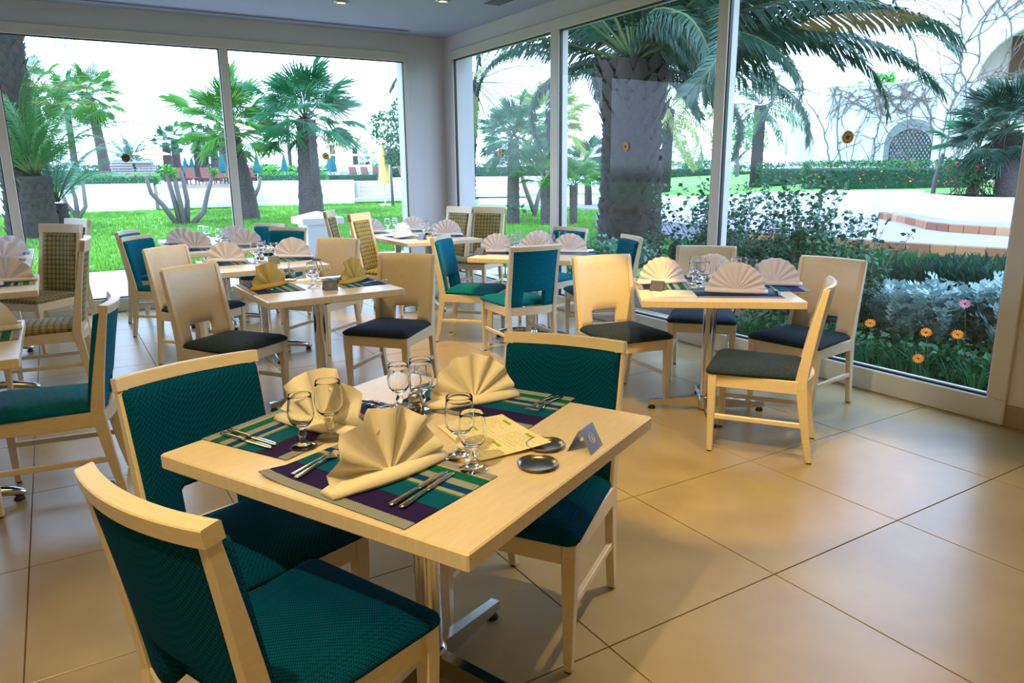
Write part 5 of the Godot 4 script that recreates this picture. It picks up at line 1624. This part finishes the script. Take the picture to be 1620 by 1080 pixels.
func buildings() -> void:
	# low wing with the lattice arch; local x runs to the right along the wall, +z faces the window
	var w1 := thing("building_wing", "white low building wing with a lattice-filled arch and bare vines", "building", Vector3(-18.15, 0.88, -25.1), 32.0)
	part("wall", extrude(arch_poly(4.6, 3.5, 2.95, 0.86, 2.25), 0.4), M.white_stucco, w1)
	part("back_wall", box_mesh(Vector3(2.3, 1.7, -0.9), Vector3(4.6, 3.4, 0.2)), M.white_stucco, w1)
	part("cornice", box_mesh(Vector3(2.3, 3.5, -0.2), Vector3(4.7, 0.08, 0.5), 0.01), M.white_stucco, w1)
	var lat := part("lattice_frame", lattice_arch(0.66, 1.9), M.iron_lattice, w1, Transform3D(Basis.IDENTITY, Vector3(2.95, 0, -0.12)))
	var R := 0.64
	for s: float in [-1.0, 1.0]:
		for i in 14:
			var c := -1.9 + 0.21 * i
			# points on a slanted line x*s*1.6 + c2 = y clipped to the arch
			var a := Vector2.ZERO; var b := Vector2.ZERO; var on := false
			for k in 81:
				var x := -R + 2 * R * k / 80.0
				var y: float = 1.7 * s * x + 0.6 + c + 0.9
				var inside: bool = y > 0.02 and (y < 1.26 or Vector2(x, y - 1.26).length() < R)
				if inside:
					if not on: a = Vector2(x, y); on = true
					b = Vector2(x, y)
			if on and a.distance_to(b) > 0.12:
				var m := (a + b) / 2
				var bar := tool(false)
				box(bar, Vector3.ZERO, Vector3(a.distance_to(b), 0.04, 0.016))
				part("slat", done(bar), M.iron_lattice, lat, Transform3D(Basis(Vector3.BACK, (b - a).angle()), Vector3(m.x, m.y, 0.012 * s)))
	var plants := thing("climbing_vine", "bare climbing vine covering the wall round the lattice arch", "vine", Vector3(-18.15, 0.88, -25.1), 32.0)
	for v in [[0.4, 0.0], [0.9, 0.0], [1.6, 0.1], [4.0, 0.0], [4.2, 0.0], [4.4, 0.1]]:
		vine(plants, Vector3(v[0], v[1], 0.05), Vector2(rr(-0.1, 0.1), 1), 20, 0.17, 0.05)
	for i in 34:
		vine(plants, Vector3(0.1 + i * 0.13, 3.45 - rr(0, 0.4), 0.05), Vector2(rr(-0.9, 0.9), -0.4), 9, 0.13, 0.032)
	var green := []
	for i in 420:
		green.append(Transform3D(any_basis().scaled(Vector3.ONE * 1.8), Vector3(rr(1.6, 2.2) if i % 3 else rr(0.8, 3.6), 3.5 + rr(0, 0.35) * (1.0 if i % 3 else 0.3), rr(-0.3, 0.1))))
	stuff_mesh("leaves", M.leaf_small, green, M.leaf_bright, plants)
	var w2 := thing("balcony_building", "white two-storey building with a rounded balcony arch at the right edge", "building", Vector3(-13.15, 0.88, -23.6), 26.0)
	part("wall", extrude(arch_poly(6.0, 6.2, 2.55, 1.62, 4.55, 3.02), 0.5), M.white_stucco, w2)
	part("wall_below", box_mesh(Vector3(3.0, 1.5, -0.25), Vector3(6.0, 3.06, 0.5)), M.white_stucco, w2)
	part("loggia_back", box_mesh(Vector3(2.6, 3.2, -2.1), Vector3(5.0, 5.4, 0.2)), M.arch_shade, w2)
	part("loggia_side", box_mesh(Vector3(0.5, 3.2, -1.3), Vector3(0.2, 5.4, 1.6)), M.arch_shade, w2)
	part("loggia_ceiling", box_mesh(Vector3(2.6, 5.0, -1.3), Vector3(5.0, 0.2, 1.6)), M.arch_shade, w2)
	part("loggia_floor", box_mesh(Vector3(2.6, 2.9, -1.3), Vector3(5.0, 0.2, 1.6)), M.arch_shade, w2)
	var win := part("window_frame", box_mesh(Vector3(2.6, 3.75, -1.97), Vector3(1.7, 1.6, 0.06), 0.01), M.window_frame_white, w2)
	for x in [2.0, 2.6, 3.2]:
		part("curtain_panel", box_mesh(Vector3(x, 3.75, -1.93), Vector3(0.5, 1.5, 0.03)), M.curtain, win)
	part("roof_edge", box_mesh(Vector3(3.0, 6.2, -0.2), Vector3(6.2, 0.08, 0.7), 0.01), M.white_stucco, w2)
	var v2 := thing("climbing_vine", "bare climbing vine round the balcony arch at the right edge", "vine", Vector3(-13.15, 0.88, -23.6), 26.0)
	for v in [[0.15, 0.0], [0.4, 0.0], [0.6, 0.2], [0.25, 0.5]]:
		vine(v2, Vector3(v[0], v[1], 0.06), Vector2(0.05, 1), 30, 0.19, 0.045)
	for v in [[0.6, 4.2], [0.9, 4.7], [1.5, 5.0], [2.2, 5.1]]:
		vine(v2, Vector3(v[0], v[1], 0.05), Vector2(0.9, 0.25), 14, 0.17, 0.03)
	var w3 := thing("arched_house", "white house corner with a small arch behind the drooping fronds", "building", Vector3(-22.2, 0.88, -28.2), 36.0)
	part("wall", extrude(arch_poly(4.2, 3.1, 0.7, 0.42, 2.4), 0.4), M.white_stucco, w3)
	part("back_wall", box_mesh(Vector3(1.6, 1.5, -1.2), Vector3(3.4, 3.0, 0.2)), M.arch_shade, w3)
	part("column", box_mesh(Vector3(1.5, 1.2, 0.5), Vector3(0.24, 2.4, 0.24), 0.02), M.white_stucco, w3)
	var v3 := thing("climbing_vine", "bare vine stems on the white house behind the drooping fronds", "vine", Vector3(-22.2, 0.88, -28.2), 36.0)
	for v in [[1.3, 0.0], [2.0, 0.0], [2.6, 0.0], [3.1, 0.0]]:
		vine(v3, Vector3(v[0], v[1], 0.05), Vector2(0.05, 1), 16, 0.18, 0.035)

func lattice_arch(R: float, h: float) -> ArrayMesh:
	var st := tool(true)
	var pts := [Vector3(-R, 0, 0)]
	for i in 17:
		var a := PI - PI * i / 16
		pts.append(Vector3(cos(a) * R, h - R + sin(a) * R, 0))
	pts.append(Vector3(R, 0, 0))
	tube(st, pts, [0.022], 6)
	return done(st)

func silver_leaf() -> ArrayMesh:
	# deeply cut silvery leaf along +z
	var st := tool(false)
	for i in 7:
		var s := float(i) / 6
		var p := Vector3(0, 0.05 * sin(s * PI), 0.16 * s)
		var l := 0.05 * sin(PI * (0.25 + 0.7 * s))
		for k: float in [-1.0, 1.0]:
			var tip := p + Vector3(k * l, 0.006, l * 0.8)
			T(st, p - Vector3(0, 0, 0.006), tip + Vector3(0, 0, -0.006), p + Vector3(0, 0, 0.012))
			T(st, p + Vector3(0, 0, 0.012), tip + Vector3(0, 0, -0.006), tip + Vector3(-k * 0.012, 0.004, 0.014))
	return done(st)

func beds() -> void:
	rng.seed = 321
	# loose leafy bush behind the right window, in three clumps
	for b in [[-5.25, -5.7, 1.3, 1.45, 0.9, 44, "dark leafy bush behind the teal-backed chair and the last mullion"], [-4.35, -5.75, 1.2, 1.5, 0.9, 46, "dark leafy bush right of the last mullion, tallest part"], [-3.65, -5.6, 0.8, 1.22, 0.7, 26, "leafy bush tip right of the tallest bush, above the four-napkin table"]]:
		shrub("leafy_bush", b[6], Vector3(b[0], -0.04, b[1]), b[2], b[3], b[4], b[5], 46, M.leaf_round, M.leaf_dark, 0.4)
	shrub("leafy_bush", "small green plant under the palm-trunk table, at the glass", Vector3(-6.9, -0.04, -5.3), 0.5, 0.75, 0.4, 22, 26, M.leaf_small, M.leaf_green)
	shrub("leafy_bush", "low grey-green plants at the foot of the thick palm trunk", Vector3(-8.2, -0.04, -6.9), 1.6, 0.55, 0.6, 50, 22, M.leaf_small, M.frond_blue)
	st_twig()
	# dark needle hedge in front of the terrace
	var needle := leaf_mesh(0.16, 0.008)
	var h1 := thing("needle_hedge", "dark blue-green rosemary hedge before the terrace steps", "hedge", Vector3(-4.2, -0.16, -7.6), 6.0)
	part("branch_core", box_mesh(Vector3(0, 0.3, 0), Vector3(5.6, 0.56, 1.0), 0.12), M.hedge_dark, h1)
	var xfs := []
	for i in 9000:
		var p := Vector3(rr(-2.9, 2.9), rr(0.1, 0.62), rr(-0.6, 0.6))
		if rng.randf() < 0.55: p.y = 0.56 + rr(-0.05, 0.06) + 0.04 * sin(p.x * 3.0)
		else: p.z = 0.5 + rr(-0.05, 0.1)
		xfs.append(Transform3D(Basis(Vector3.UP, rr(0, TAU)) * Basis(Vector3.RIGHT, rr(-1.5, -0.7)), p))
	stuff_mesh("needles", needle, xfs, M.hedge_dark, h1)
	var tips := []
	for i in 1600:
		var p := Vector3(rr(-2.9, 2.9), 0.6 + rr(-0.04, 0.04), rr(-0.5, 0.5))
		tips.append(Transform3D(Basis(Vector3.UP, rr(0, TAU)) * Basis(Vector3.RIGHT, rr(-1.5, -1.0)), p))
	stuff_mesh("fresh_tips", needle, tips, M.leaf_green, h1)
	# silver ragwort
	var sl := silver_leaf()
	for b in [[-3.35, -5.75, 0.55, 0.52, 34, "silver-leaved plant left, beside the rightmost wooden-back chair"], [-2.95, -5.6, 0.6, 0.62, 44, "silver-leaved plant in the middle of the right flower bed"], [-2.6, -5.75, 0.55, 0.7, 46, "tallest silver-leaved plant in the right flower bed"], [-2.2, -5.6, 0.6, 0.62, 44, "silver-leaved plant at the right end of the window"], [-3.9, -5.5, 0.45, 0.55, 16, "tall thin silver-leaved plant behind the four-napkin table"]]:
		var t := thing("silver_plant", b[5], "plant", Vector3(b[0], -0.04, b[1]))
		var st := tool(true)
		var xf := []
		for i in b[4]:
			var tip := Vector3(rr(-0.5, 0.5) * b[2], b[3] * rr(0.6, 1.0), rr(-0.5, 0.5) * b[2])
			tube(st, [Vector3(tip.x * 0.3, 0, tip.z * 0.3), tip * 0.6, tip], [0.006, 0.003], 4)
			for k in 9:
				xf.append(Transform3D(Basis(Vector3.UP, k * 2.4 + rr(-0.3, 0.3)) * Basis(Vector3.RIGHT, rr(-1.1, -0.1)) * Basis.from_scale(Vector3.ONE * rr(0.7, 1.2)), tip * rr(0.45, 1.0)))
		part("stems", done(st), M.silver_leaf, t).set_meta("kind", "stuff")
		stuff_mesh("leaves", sl, xf, M.silver_leaf, t)
	# orange daisies
	var petals := tool(false)
	for i in 14:
		var a := TAU * i / 14
		var d := Vector3(sin(a), 0, cos(a)); var s := Vector3(cos(a), 0, -sin(a)) * 0.007
		Q(petals, d * 0.003, d * 0.024 - s * 1.2 + Vector3(0, 0.006, 0), d * 0.042 + Vector3(0, 0.002, 0), d * 0.024 + s * 1.2 + Vector3(0, 0.006, 0))
	var pmesh := done(petals)
	var eye := tool(true)
	lathe(eye, [[0.0, 0.0], [0.007, 0.004], [0.006, 0.008], [0.0, 0.009]], 9)
	var emesh := done(eye)
	var fl := ["orange daisy on a bent stem right of the rightmost wooden-back chair", "orange daisy low in the right flower bed", "orange daisy in the middle of the right flower bed, upright", "orange daisy among the leaves right of the middle", "orange daisy seen under the four-napkin table", "pink daisy among the silver leaves"]
	var fp := [Vector3(-3.12, 0.36, -5.05), Vector3(-2.72, 0.18, -5.02), Vector3(-2.72, 0.36, -5.08), Vector3(-2.52, 0.38, -5.1), Vector3(-4.22, 0.46, -5.3), Vector3(-2.62, 0.55, -5.35)]
	for i in fp.size():
		var t := thing("daisy", fl[i], "flower", Vector3(fp[i].x, -0.04, fp[i].z))
		var h: float = fp[i].y + 0.04
		var st := tool(true)
		tube(st, [Vector3(0.1, 0, 0.05), Vector3(0.05, h * 0.55, 0.03), Vector3(0, h, 0)], [0.003, 0.002], 5)
		part("stem", done(st), M.leaf_green, t)
		var tilt := Transform3D(Basis(Vector3.UP, 0.5) * Basis(Vector3.RIGHT, 0.8), Vector3(0, h, 0))
		part("petals", pmesh, M.flower_orange if i < 5 else M.flower_pink, t, tilt)
		part("flower_eye", emesh, M.flower_eye, t, tilt)
	# grass tufts along the glass and low green plants between
	var strap := tool(false)
	for i in 12:
		var a := i * 2.4
		var d := Vector3(sin(a), 0, cos(a)); var s := Vector3(cos(a), 0, -sin(a)) * 0.006
		var m := d * 0.06 + Vector3(0, 0.16, 0); var tip := d * rr(0.12, 0.2) + Vector3(0, rr(0.16, 0.28), 0)
		Q(strap, -s, s, m + s, m - s)
		T(strap, m - s, m + s, tip)
	var smesh := done(strap)
	var places := []
	for i in 260:
		places.append(Transform3D(Basis(Vector3.UP, rr(0, TAU)).scaled(Vector3.ONE * rr(0.6, 1.2)), Vector3(rr(-4.4, -1.9), -0.04, rr(-5.05, -5.4))))
	tag(stuff_mesh("grass_tufts", smesh, places, M.fan_green, self), "green strap-leaved grass tufts along the foot of the right window", "grass")
	var low := thing("groundcover", "low dark green leafy groundcover between the daisies", "plant", Vector3(-3.0, -0.04, -5.35))
	var g := []
	for i in 2600:
		g.append(Transform3D(any_basis().scaled(Vector3.ONE * rr(0.7, 1.4)), Vector3(rr(-1.5, 1.2), rr(0.02, 0.3), rr(-0.35, 0.25))))
	stuff_mesh("leaves", M.leaf_round, g, M.leaf_green, low)

func st_twig() -> void:
	# overhanging leafy twig seen in the first right-hand pane
	var t := thing("leafy_twig", "dark leafy twig hanging before the lawn in the first right-hand pane", "branch", Vector3(-9.0, 0.88, -5.6))
	var st := tool(true)
	tube(st, [Vector3(-0.25, 0.0, 0), Vector3(0.0, 0.1, 0), Vector3(0.3, 0.06, 0.05)], [0.006, 0.004, 0.002], 5)
	tube(st, [Vector3(-0.22, -0.9, 0.02), Vector3(-0.25, -0.4, 0.0), Vector3(-0.25, 0.0, 0)], [0.01, 0.008, 0.006], 5)
	part("twig", done(st), M.stem, t)
	var lf := leaf_mesh(0.09, 0.035)
	for i in 14:
		var f := i / 13.0
		part("leaf", lf, M.leaf_dark, t, Transform3D(any_basis(), Vector3(lerpf(-0.25, 0.3, f), 0.04 + 0.07 * sin(f * 3), 0.0)))
